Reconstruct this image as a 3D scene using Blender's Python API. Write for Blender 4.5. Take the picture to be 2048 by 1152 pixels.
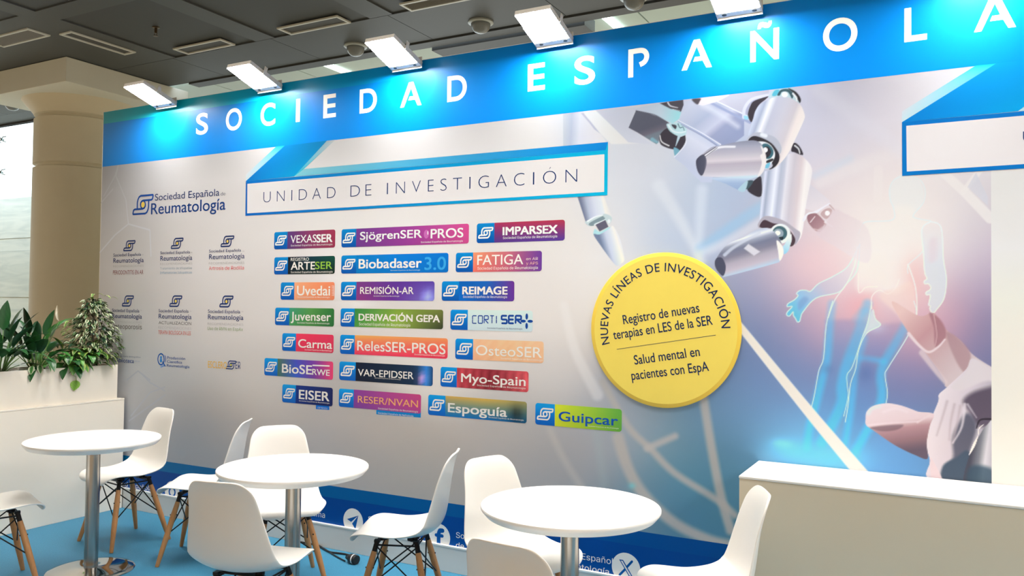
import bpy, bmesh, math, random
import numpy as np
from mathutils import Vector, Matrix

sc = bpy.context.scene
for o in list(bpy.data.objects):
    bpy.data.objects.remove(o)
COL = sc.collection
PI = math.pi

# ------------------------------------------------------------------ camera
FPX, YAW, PITCH, ROLL = 1620.66, 0.497678725, 0.024252218, 0.0123529465
CAM = np.array([0.0, -4.0, 1.532])
_f = np.array([-math.sin(YAW)*math.cos(PITCH), math.cos(YAW)*math.cos(PITCH), math.sin(PITCH)])
_r = np.array([math.cos(YAW), math.sin(YAW), 0.0])
_u = np.cross(_r, _f)
_r2 = math.cos(ROLL)*_r + math.sin(ROLL)*_u
_u2 = -math.sin(ROLL)*_r + math.cos(ROLL)*_u
CM = np.stack([_r2, -_u2, _f])
cam_d = bpy.data.cameras.new('camera')
cam_d.sensor_width = 36.0
cam_d.lens = FPX*36.0/2048.0
cam_d.clip_start = 0.05
cam_d.clip_end = 200
cam = bpy.data.objects.new('camera', cam_d)
COL.objects.link(cam)
cam.matrix_world = Matrix(((_r2[0], _u2[0], -_f[0], CAM[0]), (_r2[1], _u2[1], -_f[1], CAM[1]),
                           (_r2[2], _u2[2], -_f[2], CAM[2]), (0, 0, 0, 1)))
sc.camera = cam

# ------------------------------------------------------------------ colour management, world, lights
sc.view_settings.view_transform = 'Standard'
sc.view_settings.look = 'None'
sc.view_settings.gamma = 1.0
sc.view_settings.use_curve_mapping = False
sc.view_settings.exposure = 0.0
LAMP_L = 118.0            # radiance of a wall flood lamp
SKY = 5.5                 # daylight overhead, outside the glazing
AMBIENT = (0.42, 0.24, 0.085)
DAY = 2.6

world = bpy.data.worlds.new('hall_and_daylight')
sc.world = world
world.use_nodes = True
nt = world.node_tree
nt.nodes.clear()
w_out = nt.nodes.new('ShaderNodeOutputWorld')
w_bg = nt.nodes.new('ShaderNodeBackground')
w_tc = nt.nodes.new('ShaderNodeTexCoord')
w_dot = nt.nodes.new('ShaderNodeVectorMath'); w_dot.operation = 'DOT_PRODUCT'
w_dot.inputs[1].default_value = Vector((-0.87, 0.48, 0.12)).normalized()
w_lobe = nt.nodes.new('ShaderNodeMapRange')          # bright low sky beyond the glazing
w_lobe.interpolation_type = 'SMOOTHSTEP'
w_lobe.inputs['From Min'].default_value = 0.62
w_lobe.inputs['From Max'].default_value = 0.86
w_sep = nt.nodes.new('ShaderNodeSeparateXYZ')
w_top = nt.nodes.new('ShaderNodeMapRange')           # overcast sky overhead
w_top.interpolation_type = 'SMOOTHSTEP'
w_top.inputs['From Min'].default_value = 0.33
w_top.inputs['From Max'].default_value = 0.50
w_m1 = nt.nodes.new('ShaderNodeMix'); w_m1.data_type = 'RGBA'
w_m1.inputs['A'].default_value = (*AMBIENT, 1)
w_m1.inputs['B'].default_value = (0.90*SKY, 0.97*SKY, 1.0*SKY, 1)
w_m2 = nt.nodes.new('ShaderNodeMix'); w_m2.data_type = 'RGBA'
w_m2.inputs['B'].default_value = (0.86*DAY, 0.96*DAY, 1.0*DAY, 1)
nt.links.new(w_tc.outputs['Generated'], w_dot.inputs[0])
nt.links.new(w_tc.outputs['Generated'], w_sep.inputs[0])
nt.links.new(w_dot.outputs['Value'], w_lobe.inputs['Value'])
nt.links.new(w_sep.outputs['Z'], w_top.inputs['Value'])
nt.links.new(w_top.outputs['Result'], w_m1.inputs['Factor'])
nt.links.new(w_lobe.outputs['Result'], w_m2.inputs['Factor'])
nt.links.new(w_m1.outputs['Result'], w_m2.inputs['A'])
nt.links.new(w_m2.outputs['Result'], w_bg.inputs['Color'])
nt.links.new(w_bg.outputs['Background'], w_out.inputs['Surface'])

def area(name, loc, size, energy, color, rot=(0, 0, 0)):
    l = bpy.data.lights.new(name, 'AREA')
    l.shape = 'RECTANGLE'; l.size = size[0]; l.size_y = size[1]
    l.energy = energy; l.color = color
    o = bpy.data.objects.new(name, l); o.location = loc; o.rotation_euler = rot
    COL.objects.link(o)
    return o
# unseen lights added to fill camera-facing sides, the column and the left counter
area('hall_fill_light', (-1.8, -4.6, 3.7), (7.0, 1.2), 24.0, (1.0, 0.72, 0.45))
area('hall_fill_light', (-9.5, -2.2, 3.7), (3.0, 1.6), 34.0, (1.0, 0.92, 0.78))
area('hall_fill_light', (3.6, -1.6, 3.7), (1.2, 2.0), 220.0, (1.0, 0.95, 0.86))
# unseen overhead light added to brighten the tabletops and seats
dl = area('seating_overhead_light', (-2.4, -0.98, 3.74), (6.0, 0.4), 56.0, (1.0, 0.94, 0.84)); dl.data.spread = math.radians(110)

# ------------------------------------------------------------------ helpers
def lin(c):
    c = np.asarray(c, float)/255.0
    return np.where(c <= 0.04045, c/12.92, ((c+0.055)/1.055)**2.4)

def tag(o, label=None, cat=None, group=None, kind=None):
    if label: o['label'] = label
    if cat: o['category'] = cat
    if group: o['group'] = group
    if kind: o['kind'] = kind
    return o

def thing(name, label, cat, loc=(0, 0, 0), rz=0.0, group=None):
    o = bpy.data.objects.new(name, None)
    o.empty_display_size = 0.1
    COL.objects.link(o)
    o.location = loc; o.rotation_euler = (0, 0, rz)
    return tag(o, label, cat, group)

def copy_tree(o, parent=None):
    c = o.copy(); COL.objects.link(c)
    if parent is not None: c.parent = parent
    for ch in list(o.children):
        copy_tree(ch, c)
    return c

class MB:
    """collects shapes into ONE mesh"""
    def __init__(s):
        s.v = []; s.f = []; s.c = []; s.n = 0
    def add(s, verts, faces, color=None):
        b = s.n
        s.v.extend([tuple(map(float, p)) for p in verts]); s.n += len(verts)
        s.f.extend([tuple(b+i for i in f) for f in faces])
        if color is not None:
            color = np.asarray(color, float)
            if color.ndim == 1: color = np.tile(color, (len(verts), 1))
            s.c.extend([tuple(x) for x in color])
        return s
    def box(s, x0, x1, y0, y1, z0, z1, color=None):
        v = [(x, y, z) for z in (z0, z1) for y in (y0, y1) for x in (x0, x1)]
        f = [(0, 2, 3, 1), (4, 5, 7, 6), (0, 1, 5, 4), (2, 6, 7, 3), (0, 4, 6, 2), (1, 3, 7, 5)]
        return s.add(v, f, color)
    def tube(s, pts, r, n=12, cap=True, color=None):
        pts = [Vector(p) for p in pts]
        rr = r if isinstance(r, (list, tuple)) else [r]*len(pts)
        vs = []; fs = []
        up = None
        for i, p in enumerate(pts):
            d = (pts[min(i+1, len(pts)-1)] - pts[max(i-1, 0)]).normalized()
            if up is None:
                up = Vector((0, 0, 1)) if abs(d.z) < 0.9 else Vector((1, 0, 0))
            a = d.cross(up)
            if a.length < 1e-6: a = d.orthogonal()
            a.normalize(); b = a.cross(d).normalized(); up = b
            for k in range(n):
                t = 2*PI*k/n
                vs.append(p + (a*math.cos(t) + b*math.sin(t))*rr[i])
        m = len(pts)
        for i in range(m-1):
            for k in range(n):
                k2 = (k+1) % n
                fs.append((i*n+k, i*n+k2, (i+1)*n+k2, (i+1)*n+k))
        if cap:
            fs.append(tuple(range(n))[::-1]); fs.append(tuple((m-1)*n+k for k in range(n)))
        return s.add(vs, fs, color)
    def lathe(s, prof, n=48, c=(0, 0, 0), color=None, axis='z'):
        vs = []; fs = []
        for (r, z) in prof:
            for k in range(n):
                t = 2*PI*k/n
                if axis == 'z': vs.append((c[0]+r*math.cos(t), c[1]+r*math.sin(t), c[2]+z))
                else: vs.append((c[0]+r*math.cos(t), c[1]-z, c[2]+r*math.sin(t)))
        m = len(prof)
        for i in range(m-1):
            for k in range(n):
                k2 = (k+1) % n
                fs.append((i*n+k, i*n+k2, (i+1)*n+k2, (i+1)*n+k))
        fs.append(tuple(range(n))[::-1]); fs.append(tuple((m-1)*n+k for k in range(n)))
        return s.add(vs, fs, color)
    def build(s, name, mat, parent=None, smooth=False, angle=None, bevel=0.0, loc=None):
        me = bpy.data.meshes.new(name)
        me.from_pydata(s.v, [], s.f)
        if s.c:
            at = me.color_attributes.new('Col', 'FLOAT_COLOR', 'POINT')
            arr = np.ones((len(s.v), 4), np.float32); arr[:, :3] = np.array(s.c)
            at.data.foreach_set('color', arr.ravel())
        me.materials.append(mat)
        me.update()
        if smooth or angle:
            me.polygons.foreach_set('use_smooth', [True]*len(me.polygons))
            if angle: me.set_sharp_from_angle(angle=math.radians(angle))
        o = bpy.data.objects.new(name, me)
        COL.objects.link(o)
        if parent is not None: o.parent = parent
        if loc is not None: o.location = loc
        if bevel > 0:
            b = o.modifiers.new('bevel', 'BEVEL'); b.width = bevel; b.segments = 2; b.limit_method = 'ANGLE'
        return o

def mat(name, color, rough=0.5, metal=0.0, noise=0.0, nscale=20.0, bump=0.0, spec=0.5, emit=None, estr=0.0, coat=0.0, aniso=None):
    """principled material with procedural noise variation; colour given as sRGB 0..255"""
    m = bpy.data.materials.new(name); m.use_nodes = True
    t = m.node_tree; b = t.nodes['Principled BSDF']
    c = lin(color)
    b.inputs['Base Color'].default_value = (*c, 1)
    b.inputs['Roughness'].default_value = rough
    b.inputs['Metallic'].default_value = metal
    b.inputs['Specular IOR Level'].default_value = spec
    b.inputs['Coat Weight'].default_value = coat
    if noise > 0 or bump > 0:
        tc = t.nodes.new('ShaderNodeTexCoord'); nz = t.nodes.new('ShaderNodeTexNoise')
        nz.inputs['Scale'].default_value = nscale; nz.inputs['Detail'].default_value = 4
        if aniso:
            mp = t.nodes.new('ShaderNodeMapping'); mp.inputs['Scale'].default_value = aniso
            t.links.new(tc.outputs['Object'], mp.inputs['Vector']); t.links.new(mp.outputs['Vector'], nz.inputs['Vector'])
        else:
            t.links.new(tc.outputs['Object'], nz.inputs['Vector'])
        if noise > 0:
            mx = t.nodes.new('ShaderNodeMix'); mx.data_type = 'RGBA'
            mx.inputs['A'].default_value = (*(c*(1-noise)), 1)
            mx.inputs['B'].default_value = (*np.minimum(c*(1+noise), 1), 1)
            t.links.new(nz.outputs['Fac'], mx.inputs['Factor']); t.links.new(mx.outputs['Result'], b.inputs['Base Color'])
        if bump > 0:
            bp = t.nodes.new('ShaderNodeBump'); bp.inputs['Strength'].default_value = bump; bp.inputs['Distance'].default_value = 0.01
            t.links.new(nz.outputs['Fac'], bp.inputs['Height']); t.links.new(bp.outputs['Normal'], b.inputs['Normal'])
    if emit is not None:
        b.inputs['Emission Color'].default_value = (*lin(emit), 1)
        b.inputs['Emission Strength'].default_value = estr
    return m

def print_mat(name, rough=0.32):
    m = bpy.data.materials.new(name); m.use_nodes = True
    t = m.node_tree; b = t.nodes['Principled BSDF']
    a = t.nodes.new('ShaderNodeVertexColor'); a.layer_name = 'Col'
    t.links.new(a.outputs['Color'], b.inputs['Base Color'])
    b.inputs['Roughness'].default_value = rough
    b.inputs['Specular IOR Level'].default_value = 0.18
    return m

M = {}
M['print'] = print_mat('printed_vinyl')
M['white_panel'] = mat('white_laminate_panel', (232, 230, 226), 0.45, noise=0.01)
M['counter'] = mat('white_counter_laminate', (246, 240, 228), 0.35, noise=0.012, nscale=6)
M['counter_shaded'] = mat('shaded_counter_laminate', (226, 215, 192), 0.4, noise=0.012, nscale=6)  # same white laminate, its shaded front toned darker and warmer
M['skirt'] = mat('white_skirting', (226, 224, 220), 0.4, noise=0.01)
M['shell'] = mat('white_moulded_plastic', (240, 238, 234), 0.28, noise=0.01, nscale=8)
M['wood'] = mat('oak_dowel', (196, 140, 88), 0.5, noise=0.22, nscale=18, aniso=(6, 6, 0.6), bump=0.05)
M['black'] = mat('black_metal', (24, 24, 26), 0.4, metal=0.6, noise=0.1)
M['rubber'] = mat('black_rubber', (20, 20, 22), 0.55, noise=0.1)
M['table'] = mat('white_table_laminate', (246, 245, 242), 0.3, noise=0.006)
M['steel'] = mat('brushed_steel', (176, 172, 166), 0.26, metal=1.0, noise=0.06, nscale=30, aniso=(60, 60, 1.0))
M['chrome'] = mat('polished_steel', (205, 203, 198), 0.07, metal=1.0, noise=0.02)
M['ceil'] = mat('grey_metal_ceiling', (72, 80, 86), 0.55, noise=0.03, nscale=3)
M['ceil_rec'] = mat('recessed_perforated_panel', (62, 70, 76), 0.6, noise=0.04, nscale=200)
M['ceil_dark'] = mat('shadow_gap', (36, 40, 46), 0.7, noise=0.05)
M['vent_frame'] = mat('vent_frame_grey', (206, 216, 218), 0.45, noise=0.02)
M['vent_core'] = mat('vent_core_dark', (72, 78, 84), 0.6, noise=0.05)
M['dome'] = mat('detector_plastic', (176, 190, 196), 0.35, noise=0.02)
M['ceil_white'] = mat('pale_ceiling_tiles', (188, 208, 204), 0.6, noise=0.03, nscale=2)
M['concrete'] = mat('painted_concrete', (216, 214, 198), 0.7, noise=0.04, nscale=5, bump=0.05)
M['concrete_beam'] = mat('painted_concrete_head', (222, 230, 228), 0.7, noise=0.03, nscale=5)
M['soil'] = mat('potting_soil', (58, 38, 34), 0.9, noise=0.5, nscale=90, bump=0.6)
M['lamp_body'] = mat('white_lamp_metal', (214, 212, 208), 0.4, noise=0.02)
M['lamp_face'] = mat('lit_diffuser', (255, 255, 255), 0.4, noise=0.01, emit=(255, 249, 242), estr=LAMP_L)
M['disc'] = mat('yellow_sign_face', (246, 226, 106), 0.4, noise=0.015)
M['disc_rim'] = mat('yellow_sign_rim', (243, 212, 84), 0.4, noise=0.015)
M['cable'] = mat('black_cable_rubber', (22, 23, 26), 0.5, noise=0.1)
M['plug_white'] = mat('white_plug_ring', (225, 225, 222), 0.4, noise=0.01)
# ------------------------------------------------------------------ wall plane: positions of printed matter, metres on the wall
def wall(u, v):
    """where the sight line of a measured photo point meets the booth wall (plane y = 0): (X, Z)"""
    d = CM.T @ np.array([(u-1024)/FPX, (v-576)/FPX, 1.0])
    t = -CAM[1]/d[1]
    p = CAM + t*d
    return float(p[0]), float(p[2])

def meas(X, Z):
    """inverse of wall() for arrays, used to look the traced artwork up"""
    P = np.stack([X-CAM[0], np.full_like(X, -CAM[1]), Z-CAM[2]], -1) @ CM.T
    return 1024+FPX*P[..., 0]/P[..., 2], 576+FPX*P[..., 1]/P[..., 2]

WX0, WX1, WH = -5.826, 2.6, 3.02
# ------------------------------------------------------------------ setting: floor, booth wall, skirting
fm = bpy.data.materials.new('blue_booth_floor'); fm.use_nodes = True
t = fm.node_tree; b = t.nodes['Principled BSDF']
tc = t.nodes.new('ShaderNodeTexCoord'); nz = t.nodes.new('ShaderNodeTexNoise'); nz.inputs['Scale'].default_value = 140; nz.inputs['Detail'].default_value = 5
cr = t.nodes.new('ShaderNodeValToRGB')
cr.color_ramp.elements[0].position = 0.35; cr.color_ramp.elements[0].color = (*lin((54, 130, 166)), 1)
cr.color_ramp.elements[1].position = 0.65; cr.color_ramp.elements[1].color = (*lin((64, 142, 180)), 1)
t.links.new(tc.outputs['Object'], nz.inputs['Vector']); t.links.new(nz.outputs['Fac'], cr.inputs['Fac']); t.links.new(cr.outputs['Color'], b.inputs['Base Color'])
bp = t.nodes.new('ShaderNodeBump'); bp.inputs['Strength'].default_value = 0.12; bp.inputs['Distance'].default_value = 0.004
t.links.new(nz.outputs['Fac'], bp.inputs['Height']); t.links.new(bp.outputs['Normal'], b.inputs['Normal'])
b.inputs['Roughness'].default_value = 0.55
o = MB().box(-16, 6, -8, 6, -0.1, -0.004).build('floor', mat('beige_hall_floor', (190, 164, 128), 0.5, noise=0.05, nscale=4)); tag(o, kind='structure')
o = MB().box(-5.9, 2.6, -2.55, 0.1, -0.004, 0.0).build('floor_booth', fm); tag(o, kind='structure')
o = MB().box(WX0, WX1, 0.0, 0.1, 0.0, WH).build('wall_back', M['white_panel']); tag(o, kind='structure')
o = MB().box(-5.46, -0.815, -0.018, -0.0005, 0.0, 0.142).build('baseboard_back', M['skirt'], bevel=0.002); tag(o, kind='structure')
o = MB().box(-5.46, -0.815, -0.021, -0.0005, 0.142, 0.150).build('trim_1', mat('lit_skirting_cap', (250, 250, 248), 0.3, noise=0.01)); tag(o, kind='structure')  # whiter than the skirting: light caught by its top edge, put into colour

# ------------------------------------------------------------------ printed wall graphic
G = thing('wall_graphic', 'wide printed graphic with blue header band and robot hand picture covering the booth wall', 'wall graphic', (0, 0, 0))
LAY = 0.00025
ILZ = [0.45, 0.6, 0.8, 1.0, 1.2, 1.4, 1.6, 1.8, 2.0, 2.2, 2.4, 2.55, 2.7]
ILV = [(.68,.65,.59),(.68,.65,.59),(.668,.642,.59),(.735,.678,.602),(.806,.738,.641),(.859,.784,.675),(.932,.847,.725),(1.027,.934,.804),(1.18,1.08,.945),(1.40,1.29,1.135),(1.746,1.616,1.438),(2.2,2.05,1.84),(2.6,2.45,2.25)]
def refl(c, X, Z):
    """reflectance of a print colour from its photographed sRGB value and the light measured on the wall at that height"""
    Z = np.asarray(Z, float)
    k = np.stack([np.interp(Z, ILZ, [v[i] for v in ILV]) for i in range(3)], -1)
    k = k*(1-0.16*np.exp(-((np.asarray(X, float)+5.5)/0.5)**2-((Z-0.9)/0.6)**2))[..., None]        # the corner by the left counter gets less
    k = k*(1+0.30*np.exp(-((np.asarray(X, float)+0.1)/0.8)**2-((Z-0.85)/0.42)**2))[..., None]     # light thrown up by the white counter top
    return np.clip(lin(c)/k, 0.0, 0.92)

def poly_px(mb, pts, cols, layer, sub=1):
    """flat printed polygon through measured photo points; one colour or one colour per corner"""
    W = [wall(*p) for p in pts]
    if not isinstance(cols[0], (tuple, list)): cols = [cols]*len(pts)
    if len(pts) == 4 and sub > 1:
        vs = []; cs = []; fs = []
        A, B, C_, D = [np.array(w) for w in W]; ca, cb, cc, cd = [np.array(c, float) for c in cols]
        for i in range(sub+1):
            s = i/sub
            for (p, q, k, l) in ((A, B, ca, cb), (D, C_, cd, cc)):
                w = p+(q-p)*s; vs.append((w[0], -LAY*layer, w[1])); cs.append(refl(k+(l-k)*s, w[0], w[1]))
        for i in range(sub): fs.append((2*i, 2*i+1, 2*i+3, 2*i+2))
        mb.add(vs, fs, np.array(cs))
    else:
        mb.add([(w[0], -LAY*layer, w[1]) for w in W], [tuple(range(len(W)))], np.array([refl(c, w[0], w[1]) for c, w in zip(cols, W)]))

_jit = np.random.default_rng(3)
def ribbon(mb, pts, width, col, layer, closed=False):
    """flat line of a given width (metres) along wall points, with round joints"""
    P = [np.array(p, float) for p in pts]
    seg = list(zip(P, P[1:])) + ([(P[-1], P[0])] if closed else [])
    vs = []; fs = []
    lv = []
    for a, b in seg:
        d = b-a; L = np.hypot(*d)
        if L < 1e-6: continue
        n = np.array([-d[1], d[0]])/L*width/2
        k = len(vs); vs += [a+n, a-n, b-n, b+n]; fs.append((k, k+1, k+2, k+3)); lv += [_jit.uniform(0, 4e-5)]*4
    for p in P:
        k = len(vs); m = 8
        vs += [p+width/2*np.array([math.cos(2*PI*i/m), math.sin(2*PI*i/m)]) for i in range(m)]
        fs.append(tuple(range(k, k+m))); lv += [_jit.uniform(0, 4e-5)]*m
    mb.add([(v[0], -LAY*layer-q, v[1]) for v, q in zip(vs, lv)], fs, np.array([col(v[0], v[1]) if callable(col) else col for v in vs]))

def disc_flat(mb, cx, cz, rx, rz, col, layer, n=24):
    mb.add([(cx+rx*math.cos(2*PI*i/n), -LAY*layer, cz+rz*math.sin(2*PI*i/n)) for i in range(n)], [tuple(range(n))], col)

_tc = {}
import os
FONT = None
try:                                                    # the interface typeface that ships with Blender, else its built-in one
    FONT = bpy.data.fonts.load(os.path.join(bpy.utils.resource_path('LOCAL'), 'datafiles', 'fonts', 'Inter.woff2'))
except Exception:
    FONT = None
def text_geo(s, off=0.0, spacing=1.0, plain=False):
    """outline letters as (verts, faces, width, cap height); baseline at y = 0"""
    key = (s, off, spacing, plain)
    if key in _tc: return _tc[key]
    def raw(body):
        cu = bpy.data.curves.new('lettering_source', 'FONT')
        cu.body = body
        if FONT and not plain and off >= 0: cu.font = FONT
        cu.size = 1.0; cu.offset = off; cu.resolution_u = 8 if plain else 4; cu.space_character = spacing
        ob = bpy.data.objects.new('lettering_source', cu); COL.objects.link(ob)
        dg = bpy.context.evaluated_depsgraph_get(); ev = ob.evaluated_get(dg)
        me = ev.to_mesh()
        V = np.array([v.co[:2] for v in me.vertices]).reshape(-1, 2); F = [tuple(p.vertices) for p in me.polygons]
        ev.to_mesh_clear(); bpy.data.objects.remove(ob); bpy.data.curves.remove(cu)
        return V, F
    hk = 'H%d' % bool(FONT and not plain and off >= 0)
    if hk not in _tc: _tc[hk] = raw('H')[0][:, 1].max()
    V, F = raw(s)
    x0 = V[:, 0].min(); V = V-np.array([x0, 0.0])
    _tc[key] = (V, F, V[:, 0].max(), _tc[hk])
    return _tc[key]

def flat_faces(mb, V, F, col):
    """letter faces with their own corners, a few microns apart, so that overlapping strokes do not lie in one plane"""
    vs = []; fs = []
    for f in F:
        k = len(vs); q = V[list(f)].copy(); q[:, 1] -= _jit.uniform(0, 4e-5)
        vs.extend(q.tolist()); fs.append(tuple(range(k, k+len(f))))
    mb.add(vs, fs, col)

def put_text(mb, s, X0, X1, Zb, H, col, layer, off=0.0, spacing=1.0, shear=0.0, plain=False):
    """letter a string into X0..X1 with baseline Zb and cap height H (metres on the wall); off > 0 thickens the strokes"""
    bold = off if off > 0 and not plain else 0.0
    V, F, w, cap = text_geo(s, 0.0 if bold else off, spacing, plain or bold > 0)
    X = X0+V[:, 0]/w*(X1-X0); Z = Zb+V[:, 1]/cap*H
    for i, (a, b) in enumerate(((-1, -.6), (1, -.6), (-1, .6), (1, .6)) if bold else ((0, 0),)):
        flat_faces(mb, np.stack([X+a*bold*H*1.3, np.full(len(X), -LAY*layer-i*4e-5), Z+b*bold*H*1.3], 1), F, col)

def text_px(mb, s, xl, xr, yb, yt, col, layer=4, off=0.0, spacing=1.0):
    X0, Zb = wall(xl, yb); X1, _ = wall(xr, yb); _, Zt = wall(xl, yt)
    c = refl(col, (X0+X1)/2, Zb) if isinstance(col, tuple) else col
    put_text(mb, s, X0, X1, Zb, Zt-Zb, c, layer, off, spacing)
# ---- the picture: soft background, robot hand, light figure and gloved hand, printed on one fine sheet
PX0, PX1 = -2.36, 0.148
def axis_pts(a, b, c, d, coarse, fine):
    return np.concatenate([np.arange(a, b-1e-6, coarse), np.arange(b, c, fine), np.append(np.arange(c, d, coarse), d)])
gx = axis_pts(WX0+0.006, PX0, PX1, WX1-0.006, 0.06, 0.0034)
# a doubled column where the picture ends on a straight edge
EDGE = 0.1465
gx = np.sort(np.concatenate([gx[np.abs(gx-EDGE) > 0.002], [EDGE-0.0004, EDGE+0.0004]]))
gz = np.arange(0.375, 2.64, 0.0033)
XX, ZZ = np.meshgrid(gx, gz)
U, V = meas(XX, ZZ)
U = U.ravel(); V = V.ravel()
ART = None
CP = [(215,350,205,202,200),(250,330,214,210,207),(230,500,206,201,196),(220,620,196,190,184),(400,340,234,229,224),(400,500,224,217,210),(350,650,207,200,192),
(300,760,172,170,168),(270,850,148,149,151),(400,880,152,150,148),(330,900,145,146,148),(500,450,232,225,218),(500,600,216,208,199),(500,760,194,186,178),(600,870,174,167,161),
(460,880,162,157,152),(750,910,168,161,154),(850,970,164,157,148),(700,420,237,231,223),(900,430,236,230,222),(900,320,240,236,232),(700,320,241,237,232),(900,700,213,204,194),(1000,560,226,217,207),
(1050,420,231,227,221),(1100,600,222,214,204),(1100,760,203,195,187),(1150,500,232,224,214),(1000,880,170,163,157),(1080,900,158,154,150),(1150,900,146,146,148),
(1250,430,222,223,226),(1300,290,214,216,223),(1180,470,230,226,220),(1260,340,218,220,225),(1350,400,206,213,222),(1400,450,180,196,217),(1350,470,186,196,212),(1440,400,170,186,212),
(1220,850,160,160,166),(1280,860,136,148,160),(1350,900,100,138,154),(1350,990,76,125,150),(1440,960,70,120,140),(1260,1030,120,134,142),(1400,1050,72,118,142),
(1450,840,100,130,160),(1520,790,108,134,170),(1500,700,104,126,162),(1540,880,112,158,200),(1490,900,78,122,148),(1500,580,138,146,174),(1530,530,168,163,182),(1560,680,104,120,156),(1600,760,110,132,176),
(1620,520,205,186,196),(1600,440,206,197,207),(1640,250,205,206,223),(1680,300,214,212,226),(1760,250,226,219,226),(1700,400,226,208,209),(1850,400,231,224,220),(1780,380,230,216,214),
(1950,430,206,199,206),(1955,540,190,171,190),(1960,640,128,122,154),(1950,720,106,110,146),(1900,800,112,126,164),(1850,930,90,140,186),(1760,930,102,158,208),(1960,900,80,110,140),
(1650,930,112,186,226),(1600,900,106,182,222),(1700,800,108,126,170),(1820,740,116,121,162),(1870,650,188,140,156),(1700,620,186,148,164),(1650,640,140,128,162),(1930,300,228,222,224),(1900,200,232,228,230)]
CPn = np.array(CP, float)
num = np.zeros((len(U), 3)); den = np.zeros(len(U))
for (x, y, r, g, b_) in CP:
    w = np.exp(-((U-x)**2+(V-y)**2)/(2*62.0**2))+1e-5*np.exp(-((U-x)**2+(V-y)**2)/(2*300.0**2))+1e-12
    num += w[:, None]*np.array([r, g, b_]); den += w
ART = num/den[:, None]

def sstep(a, b, x):
    t = np.clip((x-a)/(b-a), 0, 1); return t*t*(3-2*t)
REG = {1: (1220, 180, 7.68), 2: (1380, 160, 5.485), 3: (1420, 300, 4.432), 4: (1120, 380, 7.2), 5: (1540, 340, 3.389), 6: (1540, 620, 3.389), 7: (1100, 780, 3.6), 8: (1120, 200, 10.24), 0: (0, 0, 1)}
def Q(r, pts):
    x, y, s = REG[r]; return [(x+a/s, y+b/s) for a, b in pts]
def smooth(pts, n=5, closed=True):
    P = np.array(pts, float); m = len(P); out = []
    rng_ = range(m if closed else m-1)
    for i in rng_:
        p0, p1, p2, p3 = (P[(i-1) % m], P[i], P[(i+1) % m], P[(i+2) % m]) if closed else (P[max(i-1, 0)], P[i], P[i+1], P[min(i+2, m-1)])
        for k in range(n):
            t = k/n
            out.append(0.5*((2*p1)+(-p0+p2)*t+(2*p0-5*p1+4*p2-p3)*t*t+(-p0+3*p1-3*p2+p3)*t**3))
    if not closed: out.append(P[-1])
    return np.array(out)
def near(P, pad):
    P = np.asarray(P); a = P.min(0)-pad; b = P.max(0)+pad
    return np.nonzero((U > a[0]) & (U < b[0]) & (V > a[1]) & (V < b[1]))[0]
def segdist(x, y, P, closed):
    d = np.full(len(x), 1e9); n = len(P); w = np.zeros(len(x))
    L = np.cumsum([0]+[np.hypot(*(P[(i+1) % n]-P[i])) for i in range(n if closed else n-1)])
    for i in range(n if closed else n-1):
        a = P[i]; e = P[(i+1) % n]-a; ee = max(e@e, 1e-9)
        t = np.clip(((x-a[0])*e[0]+(y-a[1])*e[1])/ee, 0, 1)
        dd = np.hypot(x-a[0]-t*e[0], y-a[1]-t*e[1]); m = dd < d
        d[m] = dd[m]; w[m] = (L[i]+t[m]*math.sqrt(ee))/L[-1]
    return d, w
def inside(x, y, P):
    r = np.zeros(len(x), bool); n = len(P)
    for i in range(n):
        x1, y1 = P[i]; x2, y2 = P[(i+1) % n]
        if y1 == y2: continue
        c = ((y1 > y) != (y2 > y)) & (x < (x2-x1)*(y-y1)/(y2-y1)+x1); r ^= c
    return r
def mixin(ix, a, col):
    ART[ix] = ART[ix]*(1-a[:, None])+col*a[:, None]
def ramp(s, stops):
    xs = [q[0] for q in stops]; return np.stack([np.interp(s, xs, [q[1][k] for q in stops]) for k in range(3)], -1)
def fill(r, pts, col, soft=0.9, alpha=1.0, sm=True, axis=None, grad=None):
    """fill an outline; axis=(p, q) with a list of colour stops runs a gradient from p to q"""
    P = np.array(Q(r, pts)); P = smooth(P) if sm else P
    ix = near(P, soft*2+2); x = U[ix]; y = V[ix]
    d, _ = segdist(x, y, P, True); d = np.where(inside(x, y, P), d, -d)
    a = sstep(-soft, soft, d)*alpha
    if axis is not None:
        p, q = [np.array(k) for k in Q(r, axis)]; e = q-p
        s = np.clip(((x-p[0])*e[0]+(y-p[1])*e[1])/(e@e), 0, 1); c = ramp(s, col)
    else: c = np.array(col, float)
    mixin(ix, a, c)
def line(r, pts, w0, col, w1=None, soft=0.95, alpha=1.0, sm=True, a1=None):
    P = np.array(Q(r, pts)); P = smooth(P, 5, False) if sm and len(P) > 2 else P
    s = REG[r][2]; w0 = w0/s; w1 = w0 if w1 is None else w1/s
    ix = near(P, max(w0, w1)/2+soft*2+2); d, t = segdist(U[ix], V[ix], P, False)
    w = w0+(w1-w0)*t
    al = alpha if a1 is None else alpha+(a1-alpha)*t
    mixin(ix, (1-sstep(-soft, soft, d-w/2))*al, np.array(col, float))
def blob(r, c, rx, ry, col, alpha=1.0, hard=0.0, ring=None):
    (x, y), = Q(r, [c]); s = REG[r][2]; rx /= s; ry /= s
    ix = near(np.array([(x-rx*2.6, y-ry*2.6), (x+rx*2.6, y+ry*2.6)]), 2)
    q = np.hypot((U[ix]-x)/rx, (V[ix]-y)/ry)
    if hard: a = 1-sstep(1-hard, 1+hard, q)
    else: a = np.exp(-q*q*1.2)
    if ring: a = a*sstep(ring-hard, ring+hard, q)
    mixin(ix, a*alpha, np.array(col, float))

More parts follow.
